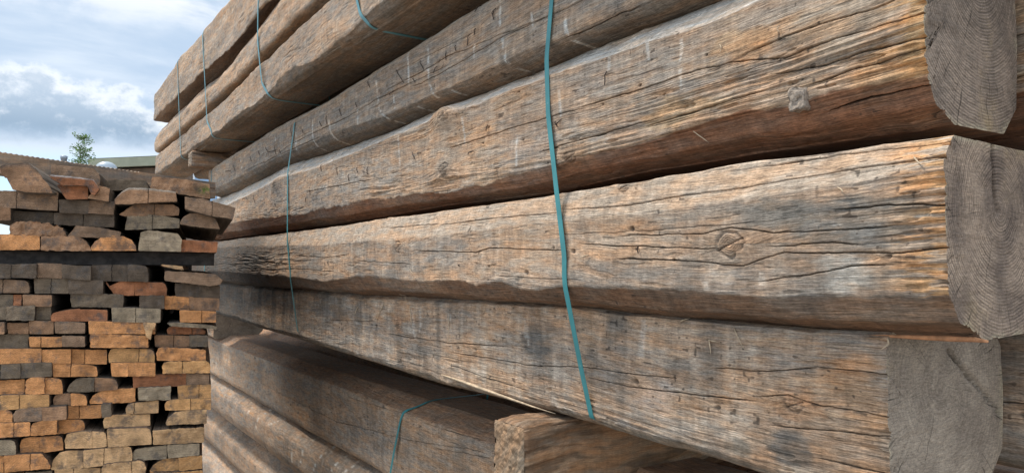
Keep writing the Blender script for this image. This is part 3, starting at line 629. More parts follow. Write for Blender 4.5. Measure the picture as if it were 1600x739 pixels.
# ------------------------------------------------------------------ bearers between the bundles
def bearer(name, label, x0, x1, y0, y1, z0, z1, seed, chips=True, colr=None, colmix=0.5):
    """short squared timber across the beams: dense block with worn arrises"""
    nx, ny, nz = max(8, int((x1-x0)/0.004)), max(8, int((y1-y0)/0.003)), max(8, int((z1-z0)/0.003))
    nx = min(nx, 160)
    co = []; fc = []; gu = []; base = 0
    def face(o, u, v, nu, nv, nrm):
        nonlocal base
        U, V = np.meshgrid(np.linspace(0, 1, nu), np.linspace(0, 1, nv), indexing='ij')
        p = o + U[..., None]*u + V[..., None]*v
        idx = np.arange(nu*nv).reshape(nu, nv)+base
        q = np.stack([idx[:-1, :-1], idx[1:, :-1], idx[1:, 1:], idx[:-1, 1:]], -1).reshape(-1, 4)
        co.append(p.reshape(-1, 3)); fc.append(q); base += nu*nv
        gu.append(np.full(nu*nv, 1.0 if abs(nrm[0]) > 0.5 else 0.0))
    o = np.array([x0, y0, z0]); ux = np.array([x1-x0, 0, 0]); uy = np.array([0, y1-y0, 0]); uz = np.array([0, 0, z1-z0])
    face(o, uz, uy, nz, ny, (-1, 0, 0)); face(o+ux, uy, uz, ny, nz, (1, 0, 0))
    face(o, ux, uz, nx, nz, (0, -1, 0)); face(o+uy, uz, ux, nz, nx, (0, 1, 0))
    face(o+uz, ux, uy, nx, ny, (0, 0, 1)); face(o, uy, ux, ny, nx, (0, 0, -1))
    co = np.concatenate(co); fc = np.concatenate(fc); en = np.concatenate(gu)
    c = (np.array([x0, y0, z0])+np.array([x1, y1, z1]))/2; hf = (np.array([x1-x0, y1-y0, z1-z0]))/2
    q = co-c; rr = 0.019
    inner = np.clip(q, -(hf-rr), hf-rr); dlt = q-inner; ln = np.linalg.norm(dlt, axis=1, keepdims=True)
    nrm = np.where(ln > 1e-9, dlt/np.maximum(ln, 1e-9), 0)
    q = inner + nrm*rr
    wq = (co[:, 2]+co[:, 1])+(fb(co[:, 0]*3, (co[:, 2]+co[:, 1])*3, seed+9, 2)-0.5)*0.06
    a = (fb(co[:, 0]*9, wq*110, seed, 4, 0.6)-0.5)*0.010 + (fb(co[:, 0]*9, wq*18, seed+1, 4)-0.5)*0.024 - ss(0.62, 0.70, fb(co[:, 0]*5, wq*70, seed+7, 3))*0.006
    a = np.where(en > 0.5, (fb(co[:, 1]*60, co[:, 2]*60, seed+2, 4, 0.7)-0.5)*0.016, a)
    q = q + nrm*a[:, None] + c
    vv = co[:, 2]+co[:, 1]*1.0
    C = GREY + (TAN-GREY)*ss(.35, .65, fb(co[:, 0]*3, vv*15, seed+3, 4))[:, None]
    C = C + (DRK*1.6-C)*(ss(.56, .66, fb(co[:, 0]*6, wq*50, seed+14, 4))*0.6)[:, None]
    C = C + (ORG*0.8-C)*(ss(.5, .7, fb(co[:, 0]*7, vv*40, seed+4, 3))*colmix)[:, None]
    ec = np.array([0.34, 0.28, 0.22])*(0.7+0.6*fb(co[:, 1]*70, co[:, 2]*70, seed+5, 3))[:, None]
    C = np.where(en[:, None] > 0.5, ec, C)
    if colr is not None: C = C*np.array(colr)
    guv = np.stack([co[:, 0], wq, co[:, 1]], -1); guv[en > 0.5] = guv[en > 0.5]*np.array([1, 0.3, 1])
    ob = mesh_obj(name, q, fc, M_WOOD_FAR, origin=(c[0], c[1], z0), attrs={'Col': ('FLOAT_COLOR', C), 'guv': ('FLOAT_VECTOR', guv)})
    return ob
# big one on the strapped beam, carrying the lower bundle
q0 = onX(770, 652, 1.16); q1 = onX(812, 648, 1.16)
bb = bearer('cross_bearer', '', 1.16, 2.2, q1[1]-0.02, q0[1], q0[2]-0.235, q0[2]+0.0, 5, colr=(0.80, 0.70, 0.60), colmix=0.35)
tag(bb, 'short squared cross timber poking out under the wide stained beam, rough end in front', 'timber', 'cross timbers between the bundles')
zB = onX(525, 150, pB+0.03)[2]
q = onX(292, 240, 1.08); q2 = onX(312, 240, 1.08)
bb = bearer('cross_bearer', '', 1.09, 2.0, q[1]-0.16, q[1], zA3b-0.135, zA3b-0.008, 6, colr=(0.85, 0.8, 0.78))
tag(bb, 'small cross timber under the far end of the upper bundle beside the sky', 'timber', 'cross timbers between the bundles')
bb = bearer('cross_bearer', '', 1.60, 2.2, 3.2, 3.36, zB-0.0, zA3b-0.012, 8)
bb.hide_render = False
tag(bb, 'dark cross timber hidden deep in the slot between upper and lower bundle', 'timber', 'cross timbers between the bundles')
# dark offcut log under the near bearer
b_O = beam('O', 'round_log', 'dark log stub in the shadow below the short squared cross timber', 'beams and logs of the bottom bundle', 1.33, 0.24, 0.35, 1.18, H-0.88, H-0.93, H-1.05, H-1.10,
     dt=0.09, db=0.09, seed=77, relief=0.7, step=4, dv=0.003, cat='log', rad=0.03, col=dict(base=0.3, orange=0.1, stain=0.3, pale=0.0), autocracks=2)

# ------------------------------------------------------------------ straps
def surf_x(keys, s, z):
    best = 9.0
    for k in keys:
        ss_, X, Z, vis = SURF[k]
        if s < ss_[0] or s > ss_[-1]: continue
        i = min(len(ss_)-1, max(0, np.searchsorted(ss_, s)))
        sel = vis; zz = Z[sel, i]; xx = X[sel, i]
        near = np.abs(zz-z) < 0.006
        if near.any(): best = min(best, xx[near].min())
    return best
def hull(pts):                                      # taut line over the humps (X smallest wins), pts sorted by z
    out = []
    for p in pts:
        while len(out) >= 2 and (out[-1][0]-out[-2][0])*(p[1]-out[-2][1]) <= (p[0]-out[-2][0])*(out[-1][1]-out[-2][1]): out.pop()
        out.append(p)
    return out
def ribbon(name, path, width, thick, mat, label, group, twist=None):
    """flat band along path (x, y, z), its width lying along Y"""
    P = np.array(path, dtype=float)
    # resample
    d = np.r_[0, np.cumsum(np.linalg.norm(np.diff(P, axis=0), axis=1))]
    n = int(d[-1]/0.006)+2; u = np.linspace(0, d[-1], n)
    P = np.stack([np.interp(u, d, P[:, i]) for i in range(3)], 1)
    k = np.array([1, 2, 3, 2, 1.])/9; Q = P.copy()
    for i in range(3): Q[2:-2, i] = np.convolve(P[:, i], k, 'valid')
    P = Q
    T = np.gradient(P, axis=0); T /= np.linalg.norm(T, axis=1, keepdims=True)+1e-9
    Wd = np.array([0, 1.0, 0]) - T*T[:, 1:2]; Wd /= np.linalg.norm(Wd, axis=1, keepdims=True)
    N = np.cross(T, Wd)
    tw = (fb(u*3, 0*u, 5, 2)-0.5)*0.22
    Wd2 = Wd*np.cos(tw)[:, None]+N*np.sin(tw)[:, None]; N2 = np.cross(T, Wd2)
    hw, ht = width/2, thick/2
    ring = [(-hw, -ht), (hw, -ht), (hw, ht), (-hw, ht)]
    co = np.stack([P+Wd2*a+N2*b for a, b in ring], 1).reshape(-1, 3)
    fc = []
    for i in range(n-1):
        for j in range(4): fc.append((i*4+j, i*4+(j+1) % 4, (i+1)*4+(j+1) % 4, (i+1)*4+j))
    fc.append((3, 2, 1, 0)); b = (n-1)*4; fc.append((b, b+1, b+2, b+3))
    o = mesh_obj(name, co, fc, mat, smooth=False, origin=tuple(P[0]))
    return tag(o, label, 'strap', group)
def strap(px, keys, pguess, width, mat, label, group, ztop, zbot, xback, thick=0.0012, lift=0.002):
    pts = [onX(q[0], q[1], q[2] if len(q) > 2 else pguess) for q in px]
    zs = np.array([p[2] for p in pts]); ys = np.array([p[1] for p in pts]); o_ = np.argsort(zs); zs, ys = zs[o_], ys[o_]
    zz = np.arange(zbot, ztop, 0.008)
    prof = []
    for z in zz:
        y = float(np.interp(z, zs, ys)) if zs[0] < z < zs[-1] else (ys[0] if z <= zs[0] else ys[-1]+(z-zs[-1])*(ys[-1]-ys[-2])/(zs[-1]-zs[-2])*0.5)
        x = min(surf_x(keys, y+e, z) for e in (-0.006, 0, 0.006))
        if x < 3: prof.append((x-lift, z, y))
    h = hull([(z, x) for x, z, y in prof])
    hz = np.array([p[0] for p in h]); hx = np.array([p[1] for p in h])
    path = []
    yb = float(prof[0][2]); yt = float(prof[-1][2])
    for x, z, y in prof:
        xx = float(np.interp(z, hz, hx)); path.append((xx, y, z))
    path = [(xback, yb, path[0][2]-0.003), (path[0][0]+0.05, yb, path[0][2]-0.004)] + path + [(path[-1][0]+0.05, yt, path[-1][2]+0.004), (xback, yt, path[-1][2]+0.004), (xback+0.002, yb, path[0][2]-0.003)]
    return ribbon('strap', path, width, thick, mat, label, group)
LB = ['B', 'C', 'D', 'E']
ZLt = onX(525, 150, pB)[2]-0.002; ZLb = onX(838, 632, pE+0.03)[2]-0.004
GS = 'plastic straps round the timber bundles'
strap([(857, 0), (852, 90), (857, 180), (865, 300, 1.215), (875, 400, 1.205), (886, 470, 1.225), (906, 570, 1.265), (925, 655, 1.30)], LB, 1.235, 0.0195, M_STRAP, 'wide teal strap running down across the middle of the lower bundle', GS, ZLt, onX(925, 655, pE)[2], 1.62)
strap([(456, 203), (450, 270), (452, 375), (458, 430), (466, 518, 1.30)], LB, 1.235, 0.0165, M_STRAP, 'teal strap crossing the lower bundle left of the wide one', GS, onX(456, 205, pB)[2]+0.05, onX(466, 519, pE)[2], 1.62)
strap([(329, 270), (330, 300), (326, 340), (325, 380)], LB, 1.24, 0.0165, M_STRAP, 'thin looking teal strap at the far end of the lower bundle, above the board stack', GS, onX(329, 270, pB)[2]+0.02, onX(326, 480, pE)[2], 1.62)
AB = ['A1', 'A2', 'A3']
zA1t = onX(285, 86, pA)[2]
def strap_a(px, label, mat, w=0.019):
    return strap(px, AB, pA, w, mat, label, GS, zA1t-0.02, zA3b-0.012, 1.46)
strap_a([(571, 36), (564, 20), (560, 0)], 'teal strap nearest to the viewer on the upper bundle, bending under it', M_STRAP_P)
strap_a([(412, 0), (409, 60), (410, 130), (418, 148)], 'pale teal strap in the middle of the upper bundle', M_STRAP_P)
strap_a([(322, 40), (324, 120), (325, 190), (331, 205)], 'pale strap on the far half of the upper bundle', M_STRAP_P)
strap_a([(282, 92), (283, 160), (284, 236)], 'thin pale strap closest to the far end of the upper bundle', M_STRAP_P)
# strap on the bottom bundle
strap([(618, 739), (622, 700), (628, 655), (632, 643), (640, 636)], ['F', 'G'], pF, 0.015, M_STRAP, 'short teal strap bending over the brown beam in the bottom bundle', GS, onX(663, 622, pF+0.1)[2]-0.0, H-1.40, 1.92)

# ------------------------------------------------------------------ nails, splinters, knot stub
def tube(pts, radii, sides=6):
    pts = np.array(pts, float); co = []; fc = []
    T = np.gradient(pts, axis=0); T /= np.linalg.norm(T, axis=1, keepdims=True)+1e-9
    for i, p in enumerate(pts):
        a = np.cross(T[i], (0.3, 0.2, 0.93)); a /= np.linalg.norm(a)+1e-9; b = np.cross(T[i], a)
        for j in range(sides):
            an = 2*math.pi*j/sides; co.append(p+(a*math.cos(an)+b*math.sin(an))*radii[i])
    n = len(pts)
    for i in range(n-1):
        for j in range(sides): fc.append((i*sides+j, i*sides+(j+1) % sides, (i+1)*sides+(j+1) % sides, (i+1)*sides+j))
    fc.append(tuple(range(sides))[::-1]); fc.append(tuple((n-1)*sides+j for j in range(sides)))
    return co, fc
def nail(parent, key, p, x0, y0, x1, y1, r=0.0016):
    a = onX(x0, y0, p); b = onX(x1, y1, p)
    ax = surf_x([key], a[1], a[2]); bx = surf_x([key], b[1], b[2])
    if ax > 3 or bx > 3: return
    a[0] = ax-0.001; b[0] = bx-0.004
    rn = random.Random(int(x0*7+y0)); mid = (a+b)/2; mid[0] = min(ax, bx)-0.005-rn.random()*0.004; b = a+(b-a)*rn.uniform(0.55, 1.0); mid = (a+b)/2; mid[0] -= 0.002
    root = a.copy(); root[0] = ax+0.012
    co, fc = tube([root, a, (a+mid)/2-np.array([0.003, 0, 0]), mid, b], [r]*4+[r*0.8])
    child('bent_nail', co, fc, M_IRON, parent)
for q in [(745, 8, 741, 22), (770, 18, 775, 40), (743, 45, 741, 60), (733, 55, 730, 76), (712, 72, 714, 86), (698, 82, 698, 96), (656, 95, 663, 111), (620, 110, 631, 130), (607, 148, 617, 140),
          (645, 122, 650, 132), (682, 104, 676, 116), (576, 128, 580, 140), (540, 232, 541, 246), (415, 230, 420, 240), (429, 228, 431, 242), (419, 238, 433, 234), (404, 236, 407, 246), (455, 200, 458, 216),
          (472, 202, 476, 212), (500, 190, 505, 201), (510, 182, 512, 195), (436, 234, 440, 243), (365, 258, 368, 270), (352, 268, 364, 266), (391, 245, 395, 256), (530, 170, 534, 184), (555, 160, 558, 172), (775, 14, 770, 26)]:
    nail(b_B, 'B', pB, *q)
for q in [(483, 293, 485, 306), (500, 258, 503, 268), (525, 262, 528, 276), (544, 273, 546, 283), (556, 262, 560, 274), (566, 267, 575, 272), (572, 262, 574, 275), (645, 238, 649, 250), (652, 240, 660, 238), (478, 308, 477, 317),
          (395, 305, 399, 318), (384, 308, 388, 316), (730, 240, 745, 233), (868, 196, 880, 184), (945, 112, 945, 144), (430, 318, 432, 326), (866, 190, 872, 200), (762, 196, 760, 206)]:
    nail(b_C, 'C', pC, *q)
for q in [(512, 408, 513, 418), (716, 413, 718, 419), (996, 386, 999, 396)]:
    nail(b_D, 'D', pD, *q)
def splinter(parent, key, p, x0, y0, x1, y1, r=0.003, mat=None, off=0.006):
    a = onX(x0, y0, p); b = onX(x1, y1, p); pts = []
    n = 7; rn = random.Random(int(x0*3+y1)); bend = rn.uniform(-.006, .006)
    for i in range(n):
        q = a+(b-a)*i/(n-1); x = surf_x([key], q[1], q[2]); x = x if x < 3 else p
        q[0] = x-off*(0.4+i/(n-1)); q[1] += bend*math.sin(math.pi*i/(n-1)); pts.append(q)
    co, fc = tube(pts, [r*0.45, r*0.9, r, r*0.9, r*0.7, r*0.45, r*0.12], 5)
    child('splinter', co, fc, mat or M_SPLINT, parent)
for q in [(601, 473, 588, 503), (640, 478, 646, 513), (701, 488, 703, 541), (1107, 530, 1113, 553), (1146, 511, 1170, 549), (560, 478, 556, 492), (1062, 503, 1080, 497), (625, 460, 640, 474), (1388, 528, 1381, 546), (1106, 531, 1125, 534)]:
    splinter(b_E, 'E', pE, *q, r=0.0017)
for q in [(1424, 244, 1446, 259), (1310, 293, 1322, 303), (920, 398, 905, 404), (640, 420, 648, 428)]:
    splinter(b_D, 'D', pD+0.0, *q, r=0.0016)
for q in [(1219, 42, 1224, 52), (1125, 70, 1128, 84), (700, 168, 680, 182), (1082, 205, 1100, 222)]:
    splinter(b_C, 'C', pC, *q, r=0.0014)
splinter(b_D, 'D', pD+0.07, 1545, 533, 1342, 524, r=0.0052, mat=M_SPLINT_O, off=0.012)
splinter(b_E, 'E', pE, 700, 588, 868, 646, r=0.0055, off=0.008)
splinter(b_E, 'E', pE, 690, 585, 800, 622, r=0.004, off=0.010)
# knot stub standing out of the torn beam
def lump(parent, name, c, rad, mat, seed):
    nu, nv = 28, 18; co = []; fc = []
    for i in range(nv):
        ph = math.pi*i/(nv-1)
        for j in range(nu):
            th = 2*math.pi*j/nu; d = np.array([-math.cos(ph), math.sin(ph)*math.cos(th), math.sin(ph)*math.sin(th)])
            k = 1 + 0.5*(float(fb(np.array(d[1]*2.2+5), np.array(d[2]*2.2+d[0]), seed, 3))-0.5) 
            # squared off outline with a flat broken top
            m_ = max(abs(d[1])*0.98, abs(d[2])*0.98, 0.66); q = d*k/m_*0.8; q[0] = max(q[0], -0.75+0.25*float(vn(np.array(d[1]*3), np.array(d[2]*3), seed)))
            co.append(c + q*rad)
    for i in range(nv-1):
        for j in range(nu): fc.append((i*nu+j, i*nu+(j+1) % nu, (i+1)*nu+(j+1) % nu, (i+1)*nu+j))
    child(name, co, fc, mat, parent)
kc = onX(1251, 156, pC-0.004); kc[0] = pC+0.004
lump(b_C, 'knot_stub', kc, np.array([0.034, 0.021, 0.026]), M_KNOT, 4)

# ------------------------------------------------------------------ the stack of sawn boards at left
_a = R(23.5); UV = np.array([math.cos(_a), math.sin(_a)]); WV = np.array([-math.sin(_a), math.cos(_a)])     # in camera (right, forward) terms
fh = np.array([math.sin(PSI), math.cos(PSI), 0]); rh = rgt
bu = rh*UV[0]+fh*UV[1]; bw = rh*WV[0]+fh*WV[1]                  # along the row of ends / along the boards
C0 = (UV[1]*0.42+UV[0])*3.3
def onS(x, y, off=0.0):                                         # a pixel on the plane of the board ends
    r = ray(x, y); k = (C0+off)/(r@bw); return np.array([0, 0, H])+r*k
def board_mat():
    mt, t, b = newmat('rough_sawn_board')
    col = t.n('ShaderNodeAttribute', attribute_name='Col').outputs['Color']
    g = t.n('ShaderNodeAttribute', attribute_name='guv').outputs['Vector']     # x across, y along, z up, metres
    en = t.n('ShaderNodeAttribute', attribute_name='end').outputs['Fac']
    ck = t.n('ShaderNodeAttribute', attribute_name='chk').outputs['Fac']
    rnd = t.n('ShaderNodeObjectInfo').outputs['Random']
    off = t.n('ShaderNodeCombineXYZ', i_0=t.math('MULTIPLY', rnd, 37.0), i_1=t.math('MULTIPLY', rnd, 11.0), i_2=t.math('MULTIPLY', rnd, 23.0))
    gg = t.vmath('ADD', g, off)
    d = t.vmath('SUBTRACT', g, t.n('ShaderNodeCombineXYZ', i_0=t.math('MULTIPLY', t.math('SUBTRACT', rnd, 0.5), 0.14), i_1=0.0, i_2=-0.10))
    d = t.vmath('MULTIPLY', d, (1, 0, 1))
    rad = t.math('ADD', t.vmath('LENGTH', d), t.math('MULTIPLY', t.noise(gg, 9, 2, 0.5), 0.03))
    rings = t.math('SINE', t.math('MULTIPLY', rad, 900.0))
    blot = t.noise(gg, 22, 5, 0.65); fine = t.noise(gg, 260, 3, 0.7); saw = t.noise(t.vscale(gg, (12, 1, 300)), 1.0, 3, 0.6)
    grain = t.noise(t.vscale(gg, (160, 3, 160)), 1.0, 4, 0.6)
    fe = t.math('MULTIPLY', t.rng(fine, 0.3, 0.7, 0.72, 1.25, False), t.rng(saw, 0.3, 0.7, 0.82, 1.15, False))
    fe = t.math('MULTIPLY', fe, t.math('ADD', 1.0, t.math('MULTIPLY', rings, 0.10)))
    fe = t.math('MULTIPLY', fe, t.rng(blot, 0.3, 0.7, 0.62, 1.3, False))
    nz = t.math('MULTIPLY', t.math('SUBTRACT', t.noise(gg, 90, 3, 0.6), 0.5), 0.010)
    cr = t.rng(t.math('ABSOLUTE', t.math('ADD', ck, nz)), 0.0006, 0.0022, 0.25, 1.0)
    fe = t.math('MULTIPLY', fe, cr)
    fs = t.rng(grain, 0.3, 0.7, 0.6, 1.25, False)
    f = t.math('ADD', t.math('MULTIPLY', fe, en), t.math('MULTIPLY', fs, t.math('SUBTRACT', 1.0, en)))
    comb = t.n('ShaderNodeCombineXYZ', i_0=f, i_1=f, i_2=f)
    dirt = t.rng(t.noise(gg, 16, 6, 0.72), 0.50, 0.66, 0.0, 0.7)
    cc = t.mix(dirt, col, (0.10, 0.085, 0.075))
    t.put(b.inputs['Base Color'], t.mix(1.0, cc, comb, 'MULTIPLY'))
    b.inputs['Roughness'].default_value = 0.9; b.inputs['Specular IOR Level'].default_value = 0.2
    hh = t.math('ADD', t.math('MULTIPLY', fine, 0.6), t.math('ADD', t.math('MULTIPLY', grain, 0.8), t.math('MULTIPLY', cr, 1.5)))
    t.put(b.inputs['Normal'], t.n('ShaderNodeBump', i_Strength=0.8, i_Distance=0.003, i_Height=hh))
    return mt
M_BOARD = board_mat()
BC = {'o': (0.62, 0.275, 0.105), 'r': (0.34, 0.135, 0.062), 'g': (0.19, 0.135, 0.088), 'b': (0.27, 0.165, 0.10), 'k': (0.125, 0.088, 0.06), 'p': (0.60, 0.35, 0.17),
      's': (0.32, 0.235, 0.15), 't': (0.34, 0.185, 0.10), 'y': (0.58, 0.30, 0.12)}
BN = {'o': 'orange', 'r': 'reddish', 'g': 'grey', 'b': 'brown', 'k': 'dark', 'p': 'pale', 's': 'silver grey', 't': 'rusty brown', 'y': 'yellowish'}
def board(poly, c, seed, label, off=0.0, length=1.75, chk=None, rough=0.0025, top=None, moss=None, skew=0.0, name='sawn_board', group='sawn boards stacked at left'):
    rn = random.Random(seed)
    pts = [onS(x, y, off) for x, y in poly]
    cen = sum(pts)/len(pts)
    loc = np.array([[float((p-cen)@bu), float(p[2]-cen[2])] for p in pts])
    # rounded resample of the outline
    n = len(loc); out = []
    for i in range(n):
        a, b = loc[i], loc[(i+1) % n]; Ld = np.linalg.norm(b-a); k = max(2, int(Ld/0.006))
        for j in range(k): out.append(a+(b-a)*j/k)
    P = np.array(out)
    N = np.roll(P, -1, 0)-np.roll(P, 1, 0); N = np.stack([N[:, 1], -N[:, 0]], 1); N /= np.linalg.norm(N, axis=1, keepdims=True)+1e-9
    area = 0.5*np.sum(P[:, 0]*np.roll(P[:, 1], -1)-np.roll(P[:, 0], -1)*P[:, 1])
    if area < 0: P = P[::-1].copy(); N = np.roll(P, -1, 0)-np.roll(P, 1, 0); N = np.stack([N[:, 1], -N[:, 0]], 1); N /= np.linalg.norm(N, axis=1, keepdims=True)+1e-9
    m = len(P)
    P = P + N*((fb(P[:, 0]*90+seed*3.1, P[:, 1]*90, seed, 3)-0.5)*rough*1.7)[:, None] + N*0.0022
    # loops: along the board (far -> near), then the end face inwards
    co = []; en = []; cols = []; chkv = []; guv = []
    base = np.array(BC[c])*rn.uniform(0.85, 1.15); side = np.array([0.16, 0.125, 0.095])*rn.uniform(0.8, 1.3)
    if c in 'opry': side = side*np.array([1.25, 1.1, 1.0])
    ck = chk if chk is not None else 5.0
    def add(Q, yy, e, cc):
        q = cen + Q[:, 0:1]*bu + Q[:, 1:2]*np.array([0, 0, 1.0]) + yy[:, None]*bw
        co.append(q); en.append(np.full(m, e)); cols.append(np.broadcast_to(cc, (m, 3)) if np.ndim(cc) == 1 else cc)
        chkv.append((Q[:, 0]-ck)); guv.append(np.stack([Q[:, 0], yy, Q[:, 1]], 1))
    for yy in (length, length*0.6, length*0.3, 0.12, 0.03, 0.002):
        jit = (fb(P[:, 0]*40, P[:, 1]*40+yy*9, seed+3, 2)-0.5)*0.005
        add(P+N*jit[:, None]*(yy > 0.01) + np.array([skew*yy, 0]), np.full(m, yy), 0.0, side)
    nl = 7
    hb = P.mean(0)
    for k in range(nl):
        f = (k/(nl-1))
        # pull in towards the long axis so flat boards shade evenly
        Q = P*(1-f) + np.stack([P[:, 0]*(1-f*0.2)*0.9, np.full(m, hb[1])], 1)*f if k < nl-1 else np.stack([P[:, 0]*0.72, np.full(m, hb[1])], 1)
        dep = (fb(Q[:, 0]*45+seed, Q[:, 1]*45, seed+5, 3)-0.5)*rough*2.2*(1 if k else 0.2)
        cc = base*(0.78+0.45*fb(Q[:, 0]*18+seed, Q[:, 1]*26, seed+6, 3))[:, None]
        if top is not None and k <= 1:
            tw = ss(0.2, 0.8, N[:, 1])*(1.0 if k == 0 else 0.5); cc = cc + (np.array(top)-cc)*tw[:, None]
        if moss is not None:
            mw = np.exp(-((Q[:, 0]-moss[0])/0.03)**2-((Q[:, 1]-moss[1])/0.018)**2)*ss(0.3, 0.55, fb(Q[:, 0]*120, Q[:, 1]*120, 8, 2))
            cc = cc+(np.array([0.10, 0.15, 0.03])-cc)*mw[:, None]
        add(Q, dep, 1.0, cc)
    nr = len(co)
    idx = np.arange(nr*m).reshape(nr, m); j2 = np.roll(idx, -1, 1)
    q = np.stack([idx[:-1], j2[:-1], j2[1:], idx[1:]], -1).reshape(-1, 4)
    fc = q
    org = tuple(cen+bw*0.0+np.array([0, 0, -0.02]))
    A = np.concatenate
    o = mesh_obj(name, A(co), np.ascontiguousarray(fc), M_BOARD, origin=org, smooth=False,
                 attrs={'Col': ('FLOAT_COLOR', A(cols)), 'guv': ('FLOAT_VECTOR', A(guv)), 'end': ('FLOAT', A(en)), 'chk': ('FLOAT', A(chkv))})
    tag(o, label, 'board', group)
    return o
def c1(pl): return [(x/4.105, 230+y/4.105) for x, y in pl]
def c2(pl): return [(180+x/4.105, 230+y/4.105) for x, y in pl]
TOPB = [  # irregular offcuts of the upper part, outlines as they stand
 (c1([(0, 130), (40, 110), (180, 103), (235, 150), (332, 292), (160, 285), (85, 270), (30, 170)]), 't', 'tilted rusty board on top at left, slanting down to the right', dict(top=(0.12, 0.09, 0.07), off=-0.10)),
 (c1([(330, 115), (600, 140), (632, 172), (640, 205), (632, 262), (600, 205), (330, 180)]), 'b', 'dull brown board lying on the reddish one at the top of the stack', dict(off=-0.05)),
 (c1([(315, 182), (400, 186), (595, 210), (634, 266), (608, 306), (590, 300), (560, 245), (400, 240)]), 'r', 'thin reddish board with a white upper edge near the top of the stack', dict(top=(0.55, 0.50, 0.45), off=-0.08)),
 (c1([(370, 243), (560, 246), (562, 330), (428, 332)]), 'r', 'reddish block under the white edged board', dict(off=-0.04)),
 (c1([(600, 285), (640, 250), (700, 268), (692, 345), (566, 325)]), 't', 'small rusty board end beside the reddish block', dict(off=-0.06)),
 (c1([(-90, 280), (150, 285), (370, 292), (365, 405), (-90, 376)]), 'b', 'broad dull brown board under the tilted rusty one', dict(chk=-0.02)),
 (c1([(380, 338), (570, 345), (560, 425), (385, 418)]), 'k', 'dark board end beneath the reddish block', {}),
 (c1([(573, 345), (735, 350), (727, 430), (563, 422)]), 'b', 'brown board end right of the dark one, beneath the small rusty end', {}),
 (c1([(-90, 380), (62, 384), (65, 465), (-90, 468)]), 't', 'rusty board end cut by the left edge, above the orange bottom row', {}),
 (c1([(90, 412), (340, 422), (340, 487), (90, 477)]), 'k', 'dark recessed board above the crumbling one', dict(off=0.05)),
 (c1([(350, 424), (530, 428), (527, 502), (350, 494)]), 'k', 'dark recessed board right of the other dark one', dict(off=0.03)),
 (c1([(540, 432), (730, 434), (730, 512), (540, 505)]), 'k', 'dark board under the brown end, right part of the left column', dict(off=0.02)),
 (c1([(58, 500), (120, 478), (200, 478), (310, 492), (400, 520), (425, 565), (240, 566), (60, 560)]), 't', 'crumbling rotten board end with ragged brown top', dict(rough=0.010)),
 (c1([(435, 575), (490, 506), (640, 518), (770, 545), (765, 578)]), 'b', 'low brown wedge of a board, right of the rotten one', {}),
 (c1([(-90, 562), (130, 562), (250, 572), (252, 655), (-90, 657)]), 'o', 'orange board at the left end of the row above the dark gap', {}),
 (c1([(264, 572), (470, 573), (530, 590), (568, 630), (582, 662), (265, 660)]), 't', 'cracked board with rotten face, second from left above the dark gap', dict(rough=0.006)),
 ([(143, 386), (149, 378), (158, 372), (171, 369), (193, 370), (205, 376), (211, 384), (212, 391), (144, 391)], 'o', 'half round orange slab above the dark gap', {}),
 ([(158, 291), (166, 284), (180, 281), (228, 283), (231, 294), (205, 297), (162, 297)], 'g', 'thin dark grey board under the long crosswise beam', dict(off=0.10)),
 (c2([(240, 190), (420, 205), (600, 240), (607, 330), (500, 312), (380, 290), (230, 262)]), 't', 'rusty board with a patch of green moss at the upper right of the stack', dict(moss=(0.10, -0.005), rough=0.005)),
 (c2([(0, 335), (40, 290), (90, 264), (220, 268), (385, 288), (392, 345), (240, 352), (80, 362), (0, 362)]), 't', 'cracked rusty board with pale top, under the thin dark grey board', dict(top=(0.5, 0.42, 0.33), chk=0.03, off=-0.05)),
 (c2([(450, 322), (560, 332), (770, 392), (752, 457), (600, 435), (450, 392)]), 'b', 'tilted dull board sticking out towards the beams', dict(off=-0.12, chk=0.015)),
 (c2([(30, 432), (130, 366), (370, 370), (407, 392), (405, 436), (60, 441)]), 't', 'rusty board second below the pale topped one', dict(chk=0.01)),
 (c2([(415, 490), (440, 450), (480, 427), (570, 428), (640, 462), (667, 522), (540, 510)]), 'b', 'rounded brown slab under the tilted dull board', dict(off=-0.05)),
 (c2([(65, 527), (82, 446), (160, 428), (300, 442), (410, 462), (408, 516)]), 's', 'grey board with a fine split, above the big squared grey block', dict(chk=0.0)),
 (c2([(150, 660), (165, 550), (220, 534), (400, 557), (424, 592), (418, 668)]), 's', 'big squared grey block in the row above the dark gap', dict(off=-0.03)),
 (c2([(426, 597), (655, 609), (650, 672), (426, 668)]), 'r', 'reddish board at the right end of the row above the dark gap', {}),
]
for i, (pl, c, lb, kw) in enumerate(TOPB):
    board(pl, c, 100+i, lb, **kw)
